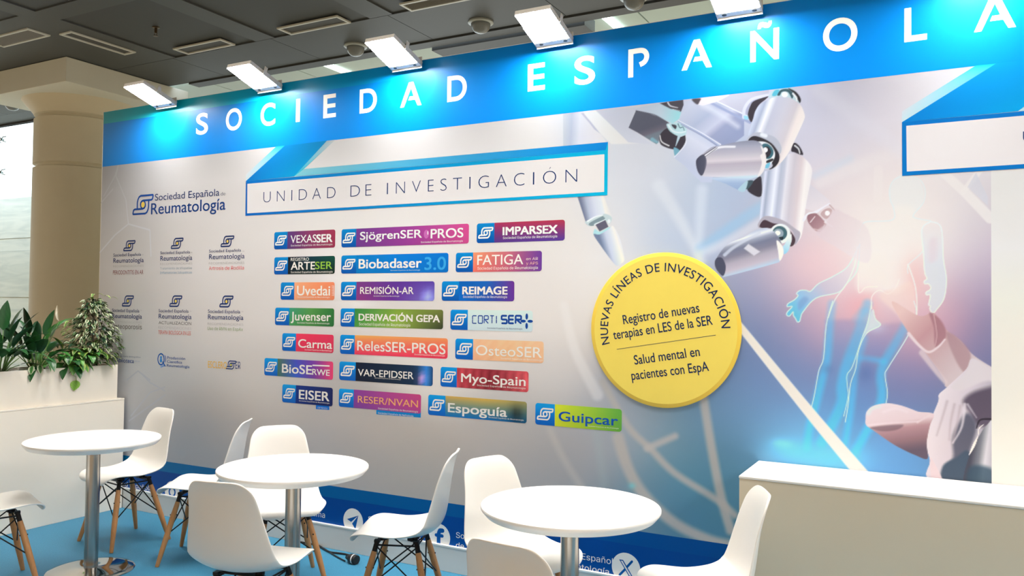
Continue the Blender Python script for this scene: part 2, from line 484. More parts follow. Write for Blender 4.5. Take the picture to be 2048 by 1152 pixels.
def paint_streaks():
    S = (170, 165, 159)
    line(7, [(490,340),(560,560),(680,760),(900,960),(1150,1080),(1330,1120)], 82, S, 70, soft=7, alpha=0.92)
    line(7, [(380,-60),(560,260),(720,420),(900,600),(1200,790),(1330,900)], 48, S, 50, soft=6, alpha=0.85)
    line(7, [(700,420),(800,375),(900,332)], 50, (172,168,164), 46, soft=6, alpha=0.85)
    line(7, [(1105,60),(1160,400),(1230,760),(1300,1010)], 62, S, 66, soft=6, alpha=0.88)
    line(7, [(-20,240),(90,480),(220,690)], 46, (178,172,164), 50, soft=7, alpha=0.55)
    line(7, [(330,280),(360,470),(390,680)], 60, (150,164,164), 60, soft=9, alpha=0.35)
    blob(7, (590,690), 30, 25, (110,185,185), 0.7)
    line(0, [(1128,610),(1150,700),(1195,790)], 16, (232,226,218), 22, soft=6, alpha=0.35)
    line(0, [(1318,372),(1360,440),(1402,520)], 26, (226,230,234), 16, soft=9, alpha=0.6)
    line(0, [(1404,380),(1400,440),(1396,520)], 22, (220,228,236), 14, soft=9, alpha=0.6)
    line(0, [(1540,404),(1470,450),(1402,498)], 26, (150,196,226), 20, soft=9, alpha=0.6)
    line(0, [(1530,440),(1450,486),(1400,506)], 20, (222,226,232), 16, soft=8, alpha=0.6)
    line(0, [(1820,296),(1720,330),(1640,366)], 26, (232,226,226), 22, soft=9, alpha=0.55)
    line(0, [(1700,318),(1630,352)], 14, (190,214,232), 12, soft=8, alpha=0.5)
    line(0, [(1640,180),(1720,240),(1800,300)], 30, (224,222,232), 30, soft=12, alpha=0.5)
    line(0, [(1757,340),(1755,396)], 18, (234,226,224), 18, soft=2.5, alpha=0.7)
    line(0, [(1880,340),(1930,385),(1980,436)], 17, (238,233,228), 22, soft=2, alpha=0.85)
    line(0, [(1962,338),(1926,384)], 12, (238,233,228), 12, soft=2, alpha=0.8)
    fill(0, [(1952,345),(1935,374),(1976,412),(1976,395)], (206,208,218), alpha=0.8, sm=False)

def paint_hand():
    # wrist cover and back-of-hand plates, top left
    fill(8, [(62,200),(460,200),(620,420),(830,690),(960,870),(66,960)], [(0,(200,207,212)),(.2,(186,196,213)),(.4,(222,224,233)),(1,(231,228,228))], axis=((62,600),(900,640)), sm=False)
    fill(8, [(430,270),(490,270),(570,380),(620,430),(840,700),(700,600),(610,480)], (190,194,212), soft=1.2, sm=False)
    fill(8, [(470,200),(760,200),(1400,868),(1620,890),(1050,905),(830,690),(620,430),(500,290)], [(0,(236,238,238)),(1,(234,232,226))], axis=((700,300),(1200,900)), soft=1.2, sm=False)
    fill(8, [(720,200),(1560,150),(1400,570),(1900,915),(1600,885),(1400,862)], [(0,(204,207,219)),(1,(210,213,224))], axis=((900,300),(1600,850)), soft=1.2, sm=False)
    # palm plates
    fill(1, [(1100,120),(2060,40),(2060,700),(1900,820),(1700,850),(1050,465),(1075,430),(1095,335)], [(0,(204,210,228)),(.35,(180,190,214)),(.6,(202,206,226)),(.75,(158,166,196)),(1,(150,160,192))], axis=((1250,250),(1720,830)), sm=False)
    fill(1, [(1640,180),(1830,60),(2300,40),(2300,480)], [(0,(206,206,220)),(1,(172,176,198))], axis=((1800,100),(2100,330)), sm=False)
    fill(2, [(360,215),(430,165),(720,120),(870,100),(860,170),(690,220),(600,300),(580,380)], [(0,(200,202,216)),(1,(190,192,208))], axis=((430,170),(640,360)), sm=False)
    line(1, [(1560,205),(1800,325),(2150,500)], 40, (160,172,206), 40)
    line(1, [(1650,180),(1800,250),(2160,425)], 12, (250,250,252), 14)
    line(1, [(1440,230),(1700,380),(1960,560)], 90, (226,229,240), 60, soft=7, alpha=0.7)
    fill(1, [(1265,140),(1830,60),(1830,85),(1640,182),(1420,242),(1340,222)], (240,234,240), sm=False)
    fill(1, [(1262,140),(1390,130),(1375,180),(1345,222),(1290,190)], (88,82,88), soft=1.6)
    # short finger segments, left
    fill(1, [(350,290),(770,200),(1095,335),(1065,440),(960,518),(720,400),(600,362),(398,318)], [(0,(203,210,224)),(.6,(198,216,228)),(1,(165,224,230))], axis=((400,320),(1040,400)), sm=False)
    fill(1, [(765,205),(890,180),(1125,150),(1130,230),(1090,335),(920,285)], (82,80,88), sm=False)
    line(1, [(890,195),(930,245),(1040,272)], 22, (235,236,240), 10)
    line(1, [(960,295),(1070,322)], 8, (230,236,240), 8)
    fill(1, [(398,318),(600,362),(720,402),(880,492),(960,560),(900,640),(760,700),(748,800),(712,832),(420,652),(285,580)], [(0,(98,102,116)),(.7,(94,96,110)),(.9,(112,108,120)),(1,(120,130,140))], axis=((420,330),(560,720)), sm=False)
    line(1, [(650,760),(720,800)], 60, (132,184,198), 40, soft=2, alpha=0.85)
    line(1, [(398,316),(600,358),(720,396),(900,505)], 9, (60,58,70), 9, alpha=0.8)
    fill(1, [(762,700),(870,590),(950,650),(1080,720),(1165,680),(1168,770),(1080,922),(970,912),(860,882),(772,825)], (66,62,70))
    line(1, [(768,700),(795,795),(905,857)], 14, (240,240,240), 18)
    fill(1, [(870,520),(960,515),(1060,500),(1185,612),(1165,690),(1050,708),(940,650),(890,590)], (190,224,228))
    fill(1, [(945,530),(1020,545),(1010,600),(975,580)], (70,70,80))
    line(1, [(900,540),(960,625),(1060,655),(1160,640)], 24, (232,244,244), 16)
    line(1, [(1045,520),(1075,580),(1120,570),(1140,620)], 12, (60,90,100), 8)
    line(1, [(1060,715),(1010,860)], 44, (190,214,224), 10)
    fill(1, [(985,880),(1078,935),(1050,1000),(1000,1012),(982,960)], (120,176,194))
    # long lower segment behind the index finger
    fill(1, [(1050,465),(1182,600),(1168,690),(1165,820),(1075,940),(985,1040),(1140,1160),(1400,1420),(1560,1420),(1700,850)], [(0,(196,204,226)),(.3,(216,221,235)),(.6,(206,211,228)),(1,(196,204,224))], axis=((1420,660),(1150,1100)), sm=False)
    line(1, [(1055,480),(1380,660),(1660,860)], 34, (168,180,212), 34)
    line(1, [(1050,468),(1390,650),(1700,838)], 12, (250,250,253), 14)
    line(1, [(1090,530),(1390,690),(1640,850)], 8, (120,130,165), 8)
    line(1, [(1165,690),(1165,820),(1075,940),(990,1030)], 12, (236,240,246), 12)
    fill(3, [(0,250),(420,235),(310,280),(245,352),(140,300)], [(0,(206,224,236)),(.5,(160,182,214)),(1,(150,172,206))], axis=((200,235),(200,350)), sm=False)
    # right-hand second finger behind
    fill(3, [(860,280),(1062,448),(1055,500),(1000,560),(840,520)], [(0,(214,210,218)),(1,(232,222,224))], axis=((880,330),(1000,560)), sm=False)
    # lower front segment
    fill(3, [(455,215),(550,170),(650,60),(760,30),(850,85),(902,160),(896,260),(852,480),(826,690),(800,785),(745,845),(755,760),(700,690),(560,645),(470,605),(440,650),(450,420)],
         [(0,(176,183,201)),(.05,(224,228,240)),(.11,(166,175,199)),(.17,(198,205,222)),(.26,(240,243,250)),(.35,(184,191,211)),(.42,(196,200,216)),(.47,(230,228,233)),(.6,(206,200,209)),(.74,(220,207,210)),(.85,(246,241,236)),(1,(236,231,231))], axis=((446,420),(885,470)))
    fill(2, [(1110,775),(1140,690),(1200,725),(1242,810),(1220,822),(1150,795)], (58,54,62))
    line(2, [(1150,720),(1190,755),(1205,805)], 16, (230,234,236), 12)
    fill(3, [(425,655),(490,585),(640,620),(760,700),(800,735),(785,800),(750,840),(752,770),(700,690),(560,645),(480,622),(440,690)], (178,172,184))
    fill(3, [(440,682),(480,620),(560,648),(660,668),(722,730),(756,790),(742,842),(708,852),(725,790),(690,725),(620,690),(520,694)], (76,60,68))
    fill(3, [(330,340),(430,240),(457,260),(455,405),(390,402)], (62,58,66))
    fill(3, [(300,330),(330,275),(385,275),(335,345)], (72,92,100))
    fill(3, [(248,352),(320,278),(335,290),(305,368)], (176,208,220))
    # main middle segment
    fill(2, [(640,600),(690,450),(720,330),(760,270),(870,210),(980,178),(1080,188),(1160,230),(1222,290),(1257,380),(1250,440),(1160,640),(1080,800),(1000,905),(930,960),(980,850),(950,760),(890,690),(800,640),(700,612)],
         [(0,(206,214,233)),(.1,(172,183,206)),(.2,(246,246,249)),(.3,(194,198,215)),(.5,(206,205,217)),(.72,(212,205,211)),(.82,(242,232,226)),(1,(246,240,232))], axis=((672,500),(1180,690)))
    fill(2, [(618,664),(660,608),(740,572),(850,596),(945,640),(1003,738),(985,812),(940,740),(880,690),(800,642),(700,614),(648,658)], (186,190,203))
    line(2, [(790,600),(830,612)], 40, (232,238,242), 40, soft=2)
    line(2, [(590,410),(600,310),(680,212),(850,166)], 36, (216,218,236), 30)
    fill(2, [(590,395),(630,395),(640,430),(600,430)], (150,214,240))
    fill(2, [(635,385),(660,290),(705,230),(852,180),(830,212),(760,270),(712,350),(690,430),(668,462)], (64,59,67))
    fill(2, [(862,195),(915,110),(1000,85),(1100,80),(1172,140),(1212,212),(1204,255),(1160,230),(1080,190),(980,180)], (190,216,223))
    fill(2, [(900,170),(930,115),(980,110),(950,170)], (90,190,212))
    fill(2, [(1075,90),(1160,128),(1213,200),(1207,252),(1180,215),(1140,150)], (52,50,56))
    fill(2, [(958,165),(995,110),(1075,100),(1130,150),(1120,205),(1075,135),(1010,130),(985,170)], (58,92,102))
    line(2, [(1130,150),(1165,190),(1172,225)], 20, (244,246,246), 16)
    blob(2, (1040,160), 34, 30, (244,246,246), 1, hard=.12)
    # index finger joint and tip
    fill(2, [(640,662),(700,614),(800,640),(890,690),(950,760),(982,830),(970,905),(920,962),(868,978),(900,915),(700,700)], (54,51,57))
    fill(2, [(730,700),(800,676),(880,710),(930,790),(925,860),(880,930),(830,975),(790,900)], (236,240,241))
    fill(2, [(790,712),(850,700),(905,752),(915,810),(880,860),(830,860),(800,800)], (64,110,122))
    fill(2, [(815,740),(862,735),(890,790),(860,845),(825,840)], (56,54,62))
    blob(2, (826,768), 26, 28, (246,247,247), 1, hard=.12)
    fill(2, [(835,890),(900,862),(915,880),(850,912)], (56,54,60))
    fill(2, [(822,935),(880,905),(862,960),(826,968)], (120,196,222))
    fill(2, [(65,900),(90,850),(150,800),(240,737),(340,716),(500,682),(640,664),(722,666),(782,702),(812,770),(832,830),(832,920),(800,1010),(740,1062),(600,1078),(250,1062),(130,1050),(84,1000)],
         [(0,(146,149,166)),(.12,(166,168,184)),(.3,(188,184,196)),(.5,(218,210,214)),(.6,(186,178,190)),(.8,(196,190,200)),(.95,(220,217,222)),(1,(200,224,232))], axis=((420,690),(440,1070)))
    fill(2, [(775,720),(812,770),(832,830),(832,920),(800,1010),(742,1062),(770,980),(788,900),(770,830),(795,800)], (238,232,228))
    line(2, [(150,850),(300,745),(490,732)], 26, (238,238,240), 22, soft=1.5)
    line(2, [(140,828),(280,738)], 8, (64,62,74), 6)
    line(2, [(170,840),(300,742)], 6, (90,88,100), 5)
    fill(2, [(65,900),(90,850),(148,818),(182,880),(172,965),(130,1050),(84,1000)], [(0,(74,76,94)),(.8,(86,88,104)),(1,(130,128,140))], axis=((70,920),(182,930)))
    # lower fingertip and ball joint
    blob(3, (622,742), 92, 88, (236,240,241), 1, hard=.05)
    blob(3, (618,738), 66, 64, (70,104,112), 1, hard=.06)
    blob(3, (606,740), 46, 42, (150,166,176), 1, hard=.08)
    blob(3, (600,736), 24, 22, (246,247,247), 1, hard=.12)
    fill(3, [(610,775),(650,770),(640,800)], (40,50,56))
    fill(3, [(640,870),(665,830),(715,745),(725,790),(708,855),(690,900),(655,922)], [(0,(234,238,240)),(1,(146,204,230))], axis=((700,780),(660,910)))
    fill(3, [(42,1000),(58,958),(150,840),(300,772),(400,712),(500,690),(560,718),(612,782),(642,850),(652,920),(620,982),(560,1010),(160,1117),(110,1117),(58,1060)],
         [(0,(190,200,216)),(.1,(240,242,244)),(.2,(160,166,184)),(.33,(122,126,146)),(.5,(134,132,148)),(.66,(176,168,180)),(.85,(196,186,196)),(1,(184,208,222))], axis=((330,740),(420,1050)))
    line(3, [(130,930),(230,850),(440,735)], 30, (206,212,222), 20, soft=2, alpha=.8)
    fill(3, [(340,832),(445,902),(390,937),(300,872)], (216,213,217), soft=1.6, sm=False)
    fill(3, [(590,800),(642,850),(652,920),(618,984),(604,900)], (243,238,235))
    fill(3, [(42,1000),(64,955),(108,958),(138,1020),(134,1082),(110,1116),(58,1060)], (76,79,96))
    # faded finger on the right
    line(3, [(830,620),(870,570),(935,552),(1058,480)], 26, (236,234,238), 20)
    fill(3, [(865,580),(930,560),(965,580),(1032,645),(1012,692),(968,727),(920,702),(870,640)], [(0,(150,112,120)),(1,(186,150,154))], axis=((870,600),(1000,720)))
    line(3, [(890,640),(930,590)], 10, (226,210,212), 8)
    line(3, [(920,700),(990,710),(1015,660)], 8, (214,190,192), 8)
    fill(3, [(965,560),(1000,520),(1060,490),(1108,535),(1080,580),(1030,640)], (226,214,216))
    fill(3, [(980,570),(1010,530),(1060,515),(1085,545),(1050,600),(1020,610)], (196,168,170))
    blob(3, (1040,560), 22, 22, (246,242,242), 1, hard=.15)
    line(3, [(1060,486),(1105,535)], 10, (190,160,164), 8)
    line(3, [(1020,640),(1085,680)], 18, (244,238,238), 8, alpha=.8)
    fill(3, [(1090,530),(1180,555),(1400,700),(1400,1000),(1100,850),(940,740),(1030,650)], [(0,(222,204,208)),(1,(234,222,220))], axis=((1000,650),(1350,850)), alpha=.75, soft=2.5)
    # separate finger on the left, below the title frame
    fill(4, [(240,60),(620,60),(745,380),(700,430),(600,372),(400,445),(422,518),(380,492)], [(0,(116,124,148)),(.22,(184,192,211)),(.5,(216,221,231)),(.76,(226,233,236)),(.86,(243,238,228)),(1,(230,228,224))], axis=((330,300),(690,220)), sm=False)
    fill(4, [(372,450),(600,352),(680,350),(745,395),(735,460),(700,490),(640,430),(500,500),(430,520),(385,492)], (196,214,214))
    fill(4, [(425,475),(600,382),(625,382),(642,425),(500,482),(490,512),(435,515)], (128,148,154))
    line(4, [(400,450),(500,390),(610,362)], 22, (240,243,243), 18)
    blob(4, (705,450), 22, 30, (240,242,240), .9, hard=.3)
    fill(4, [(480,622),(505,560),(575,600),(705,535),(708,562),(570,645),(492,645)], (176,222,224))
    fill(4, [(508,498),(652,428),(698,530),(570,597)], (98,96,112), sm=False)
    line(4, [(500,500),(652,425)], 10, (236,244,244), 10)
    fill(4, [(484,642),(570,640),(705,562),(765,520),(865,700),(922,950),(922,1020),(880,1062),(820,1092),(740,1012),(600,822)],
         [(0,(116,130,158)),(.14,(150,162,188)),(.35,(202,210,224)),(.55,(216,223,231)),(.74,(236,236,232)),(.82,(244,239,230)),(1,(226,228,232))], axis=((610,820),(880,740)))

def paint_figure():
    LN = (216,240,244); CY = (92,196,232)
    blob(0, (1700,600), 150, 120, (236,176,180), .55)
    blob(0, (1860,640), 80, 90, (222,160,170), .5)
    blob(0, (1770,490), 170, 150, (240,230,224), .75)
    blob(0, (1800,430), 150, 130, (236,226,222), .6)
    blob(0, (1640,520), 90, 60, (236,196,196), .6)
    # head, trunk
    blob(5, (925,165), 118, 140, (228,234,231), .55, hard=.06)
    fill(5, [(600,400),(640,360),(830,340),(850,250),(960,250),(1000,330),(1110,350),(1060,420),(1040,540),(940,640),(950,760),(860,830),(740,820),(600,820),(590,700),(570,520)], (240,234,226), soft=9, alpha=.8)
    blob(0, (1775,490), 110, 110, (242,235,226), .5); blob(0, (1770,560), 60, 50, (240,228,216), .5)
    blob(0, (1722,612), 40, 36, (232,160,164), .5); blob(0, (1830,560), 34, 60, (236,178,172), .45)
    line(5, [(600,430),(625,375),(660,350),(830,338),(838,262),(815,200),(812,120),(850,60),(925,40),(1010,62),(1050,130),(1040,220),(975,300),(985,325),(1090,345)], 7, (222,236,234), 7, alpha=.75)
    line(5, [(1035,400),(1040,540),(940,640),(935,700)], 7, (226,236,232), 7, alpha=.7)
    # legs
    LL = [(440,-60),(400,40),(380,110),(362,340),(330,420),(290,620),(250,780),(215,960),(330,960),(400,800),(500,700),(530,585),(525,520),(520,440),(560,380),(620,200),(690,0),(690,-60)]
    RL = [(748,104),(652,160),(602,270),(580,400),(546,500),(520,700),(470,930),(590,960),(700,800),(780,640),(796,560),(780,440),(802,388),(930,182),(992,30),(990,-60),(760,-60),(700,40)]
    LL2 = [(398,70),(380,110),(362,340),(330,420),(290,620),(250,780),(215,960),(330,960),(400,800),(500,700),(530,585),(525,520),(520,440),(560,380),(620,200),(655,80)]
    RL2 = [(748,104),(652,160),(602,270),(580,400),(546,500),(520,700),(470,930),(590,960),(700,800),(780,640),(796,560),(780,440),(802,388),(930,182),(960,90)]
    fill(6, LL2, [(0,(150,140,176)),(.3,(100,136,186)),(1,(96,150,200))], axis=((520,60),(420,700)), alpha=.5, soft=7)
    fill(6, RL2, [(0,(160,140,172)),(.3,(106,130,182)),(1,(96,150,200))], axis=((800,90),(600,800)), alpha=.5, soft=7)
    for pts, w, a in (([(420,-40),(405,110),(385,340),(350,480),(310,640),(270,790),(250,930)], 52, .8), ([(650,20),(590,190),(520,380),(490,520),(490,620),(430,760),(350,900)], 74, .75),
                      ([(640,190),(600,330),(570,480),(545,690),(510,900)], 44, .7), ([(930,90),(850,230),(775,360),(750,450),(760,560),(740,660),(640,850),(580,960)], 60, .8),
                      ([(560,330),(660,330),(770,350)], 34, .5), ([(590,60),(640,0),(660,-40)], 60, .4)):
        line(6, pts, w, (84,190,230), w, soft=7, alpha=a*.5, a1=min(1, a*1.2))
    blob(6, (650,430), 60, 70, (88,110,160), .6); blob(6, (390,400), 40, 40, (96,120,168), .5)
    for c in ((560,1000),(300,960),(90,930),(180,960),(420,1000)): blob(6, c, 130, 75, (104,200,236), .55)
    for c in ((60,900),(110,910)): blob(6, c, 50, 30, (120,206,238), .6)
    blob(6, (720,120), 70, 40, (196,200,214), .5)
    fill(6, [(690,0),(660,90),(630,180),(655,155),(748,104),(715,60),(700,20)], (206,226,234), alpha=.7, soft=1.5)
    line(6, [(425,-60),(390,60),(376,150),(362,330),(330,415),(300,580),(270,700)], 6, LN, 5)
    line(6, [(690,-50),(660,90),(620,200),(560,380),(522,440),(525,520),(530,585),(500,720)], 6, LN, 5, alpha=.9)
    line(6, [(700,0),(715,60),(748,104),(655,158),(602,270),(580,400),(546,500),(530,640),(510,760)], 6, LN, 5)
    line(6, [(975,-60),(992,30),(930,182),(802,388),(780,440),(796,560),(785,640)], 7, LN, 5)
    # arms
    LA = [(610,500),(530,650),(430,720),(330,770),(275,822),(245,815),(205,816),(180,836),(190,852),(165,880),(122,906),(118,926),(150,926),(118,962),(113,982),(132,990),(156,962),(158,985),(172,1006),(186,1030),(202,1024),(208,1000),(225,960),(312,868),(462,830),(520,770),(590,680)]
    fill(5, LA, [(0,(86,196,232)),(.25,(140,190,220)),(.5,(196,192,206)),(1,(236,224,220))], axis=((150,960),(560,600)), alpha=.8, soft=1.5)
    fill(5, [(190,900),(230,860),(260,880),(200,950)], (120,150,196), alpha=.6, soft=4)
    line(5, LA+[LA[0]], 7, LN, 7, alpha=.85)
    RA = [(1090,350),(1160,390),(1175,600),(1196,740),(1180,870),(1128,948),(1112,966),(1095,964),(1082,938),(1088,924),(1075,912),(1086,850),(1060,846),(1058,828),(1080,815),(1090,796),(1074,772),(1050,772),(1046,752),(1064,736),(1048,690),(1040,560),(1030,400)]
    fill(5, RA, [(0,(236,226,222)),(.5,(214,222,226)),(1,(216,226,230))], axis=((1100,350),(1130,950)), alpha=.75, soft=1.5)
    fill(5, [(1080,480),(1130,470),(1130,600),(1075,620)], (224,204,210), alpha=.5, soft=7)
    line(5, RA+[RA[0]], 7, (232,242,242), 7, alpha=.85)
    # hips
    line(5, [(590,520),(575,640),(520,770),(440,880),(395,1000)], 8, (232,240,238), 6, alpha=.8)
    line(5, [(935,640),(985,790),(997,950),(985,1040)], 9, (238,238,232), 7, alpha=.85)
    line(5, [(600,700),(600,820),(620,825),(650,795),(730,790)], 7, (242,236,228), 6, alpha=.8)
    line(5, [(690,940),(690,860),(740,815),(800,840),(850,800),(875,740)], 7, (242,234,226), 6, alpha=.8)
    fill(5, [(740,850),(850,800),(960,760),(990,900),(970,1100),(860,980)], (240,214,200), alpha=.55, soft=5)

def paint_glove():
    # index finger
    fill(6, [(830,-60),(1010,40),(1110,20),(1190,130),(1290,205),(1372,300),(1500,385),(1640,450),(1640,640),(1400,560),(1200,525),(1180,470),(1060,300),(960,200),(935,150),(870,40)],
         [(0,(226,192,184)),(.3,(190,146,148)),(.6,(198,174,174)),(1,(212,202,202))], axis=((900,0),(1420,520)))
    fill(6, [(1080,20),(1150,60),(1192,140),(1180,210),(1120,250),(1110,120)], (158,112,118), soft=2.5, alpha=.8)
    fill(6, [(1200,150),(1290,205),(1360,300),(1330,420),(1280,380),(1215,240)], (166,132,136), soft=3, alpha=.75)
    line(6, [(940,160),(1010,240),(1075,285),(1140,250),(1185,200)], 22, (224,206,204), 12, soft=1.6)
    line(6, [(1030,290),(1130,420),(1190,490)], 40, (214,196,194), 30, soft=3, alpha=.8)
    line(6, [(1110,30),(1130,160),(1120,240)], 8, (210,176,176), 6, alpha=.7)
    # back of the hand
    fill(6, [(1145,572),(1200,522),(1330,400),(1372,330),(1500,400),(1640,470),(1640,1200),(1100,1160),(1085,1020),(1055,905),(1085,760),(1140,620)], [(0,(226,214,216)),(.5,(206,194,199)),(1,(170,164,174))], axis=((1100,700),(1480,820)))
    fill(6, [(1330,420),(1376,330),(1500,395),(1640,460),(1640,540),(1480,480),(1300,545),(1230,515)], (214,204,205), soft=4)
    fill(6, [(1310,610),(1420,540),(1640,520),(1640,760),(1420,790),(1350,690)], (92,82,96), soft=7)
    fill(6, [(1400,790),(1350,980),(1330,1180),(1160,1180),(1180,1080),(1240,1000),(1240,850),(1330,700)], (92,92,106), soft=6)
    fill(6, [(1170,1060),(1260,1000),(1350,960),(1400,1180),(1180,1180)], (68,82,98), soft=4)
    for pts in ([(1250,640),(1225,760),(1215,880)], [(1290,650),(1270,760),(1240,900)], [(1200,620),(1165,740),(1130,850)]):
        line(6, pts, 16, (180,164,171), 8, soft=3.5, alpha=.7)
    line(6, [(1320,640),(1300,790),(1240,900)], 20, (216,206,210), 10, soft=2.5, alpha=.8)
    line(6, [(1340,640),(1400,730)], 14, (206,198,204), 6, soft=2, alpha=.7)
    fill(6, [(1085,1010),(1110,1030),(1170,1160),(1100,1160)], (220,200,202), soft=1.5)
    fill(6, [(1420,850),(1470,780),(1560,740),(1640,1200),(1330,1200),(1350,990)], [(0,(70,70,82)),(.4,(120,122,130)),(.7,(206,202,206)),(1,(180,176,184))], axis=((1370,930),(1510,950)))
    fill(6, [(1360,1060),(1510,1080),(1510,1200),(1340,1200)], (54,76,92), soft=6, alpha=.85)
    fill(6, [(1450,775),(1415,800),(1408,850),(1375,910),(1348,985),(1390,920),(1412,850),(1418,808)], (248,238,238), soft=.8)
    line(6, [(1400,800),(1425,745),(1505,740)], 10, (40,36,46), 14, alpha=.8)
    # thumb
    TH = [(648,740),(655,690),(700,650),(790,632),(880,645),(960,672),(1010,690),(1110,705),(1085,780),(1062,900),(1068,1008),(980,982),(900,945),(820,900),(700,815),(652,780)]
    fill(6, TH, [(0,(230,212,214)),(.35,(222,200,202)),(.5,(176,138,142)),(.75,(140,108,114)),(1,(96,84,96))], axis=((860,640),(900,960)))
    line(6, [(665,782),(800,768),(1000,756)], 12, (232,214,216), 8, soft=2.5, alpha=.8)
    fill(6, [(680,800),(760,785),(900,778),(860,812),(760,822)], (112,90,98), soft=2.5, alpha=.7)
    line(6, [(1000,760),(1080,715)], 14, (226,208,208), 10, soft=2, alpha=.8)
    line(6, [(668,700),(690,668),(740,655)], 26, (208,230,232), 20, soft=4, alpha=.5)
    line(6, [(770,690),(850,668),(930,690)], 16, (236,220,222), 10, soft=4, alpha=.5)
    # long white line across the light
    line(0, [(1478,650),(1560,752),(1640,850),(1725,950)], 13, (236,233,222), 25, soft=2.2)

paint_streaks(); paint_figure(); paint_glove(); paint_hand()
line(0, [(1478,650),(1560,752),(1640,850),(1725,950)], 13, (236,233,222), 25, soft=2.2)
# plain print right of the picture's straight edge
off_edge = XX.ravel() > EDGE
ART[off_edge] = (232, 229, 224)
cols = refl(ART, XX.ravel(), ZZ.ravel())
nX = len(gx); nZ = len(gz)
me = bpy.data.meshes.new('printed_picture')
vv = np.stack([XX.ravel(), np.full(XX.size, -LAY), ZZ.ravel()], 1).astype(np.float32)
ii = (np.arange(nZ-1)[:, None]*nX+np.arange(nX-1)[None, :]).ravel()
ff = np.stack([ii, ii+1, ii+nX+1, ii+nX], 1).astype(np.int32)
me.vertices.add(len(vv)); me.vertices.foreach_set('co', vv.ravel())
me.loops.add(ff.size); me.loops.foreach_set('vertex_index', ff.ravel())
me.polygons.add(len(ff)); me.polygons.foreach_set('loop_start', np.arange(0, ff.size, 4, dtype=np.int32))
me.update(calc_edges=True)
at = me.color_attributes.new('Col', 'FLOAT_COLOR', 'POINT')
arr = np.ones((len(vv), 4), np.float32); arr[:, :3] = cols; at.data.foreach_set('color', arr.ravel())
me.materials.append(M['print'])
o = bpy.data.objects.new('printed_picture', me); COL.objects.link(o); o.parent = G
o['label'] = 'pale printed background with a white robot hand, glowing figure and gloved hand'
# ---- header band, footer band
HB = np.array([0.0, 0.19, 0.61]); HB2 = np.array([0.0, 0.34, 0.46])
mb = MB()
zbl = wall(204.7, 333.8)[1]; zbr = wall(2048, 120.6)[1]; slope = (zbr-zbl)/(0.47+5.82)
zb = lambda x: zbl+(x-WX0)*slope
xs = np.linspace(WX0+0.007, WX1-0.006, 30)
vs = []; cs = []; fs = []
for i, x in enumerate(xs):
    vs += [(x, -LAY*2, zb(x)), (x, -LAY*2, 3.017)]; cs += [HB, HB]
    if i: fs.append((2*i-2, 2*i, 2*i+1, 2*i-1))
mb.add(vs, fs, np.array(cs)); mb.build('header_band', M['print'], G)
mb = MB(); vs = []; cs = []; fs = []
xs = np.linspace(WX0+0.007, -2.3, 20)
for i, x in enumerate(xs):
    k = np.clip(1.25*(1-(x-WX0)/3.5), 0, 1); c = HB+(HB2-HB)*k
    vs += [(x, -LAY*3, 2.925), (x, -LAY*3, 3.017)]; cs += [c, c]
    if i: fs.append((2*i-2, 2*i, 2*i+1, 2*i-1))
mb.add(vs, fs, np.array(cs)); o = mb.build('header_strip', M['print'], G)
o['label'] = 'teal strip along the top of the header band'
FB = np.array([0.0, 0.072, 0.35]); FB2 = np.array([0.0, 0.17, 0.44])
mb = MB(); vs = []; cs = []; fs = []
fz = lambda x: np.interp(x, [-5.5, -5.01, -2.69, -0.9, 2.6], [0.385, 0.386, 0.391, 0.393, 0.395])
xs = np.linspace(WX0+0.007, WX1-0.006, 24)
for i, x in enumerate(xs):
    vs += [(x, -LAY*2, 0.15), (x, -LAY*2, fz(x))]; cs += [FB, FB]
    if i: fs.append((2*i-2, 2*i, 2*i+1, 2*i-1))
mb.add(vs, fs, np.array(cs)); mb.build('footer_band', M['print'], G)
mb = MB(); vs = []; cs = []; fs = []
xs = np.linspace(WX0+0.007, -0.6, 24)
for i, x in enumerate(xs):
    k = np.clip(1.15*(1-(x-WX0)/5.3), 0, 1); c = FB+(FB2-FB)*k
    vs += [(x, -LAY*3, fz(x)-0.075), (x, -LAY*3, fz(x))]; cs += [c, c]
    if i: fs.append((2*i-2, 2*i, 2*i+1, 2*i-1))
mb.add(vs, fs, np.array(cs)); mb.build('footer_strip', M['print'], G)

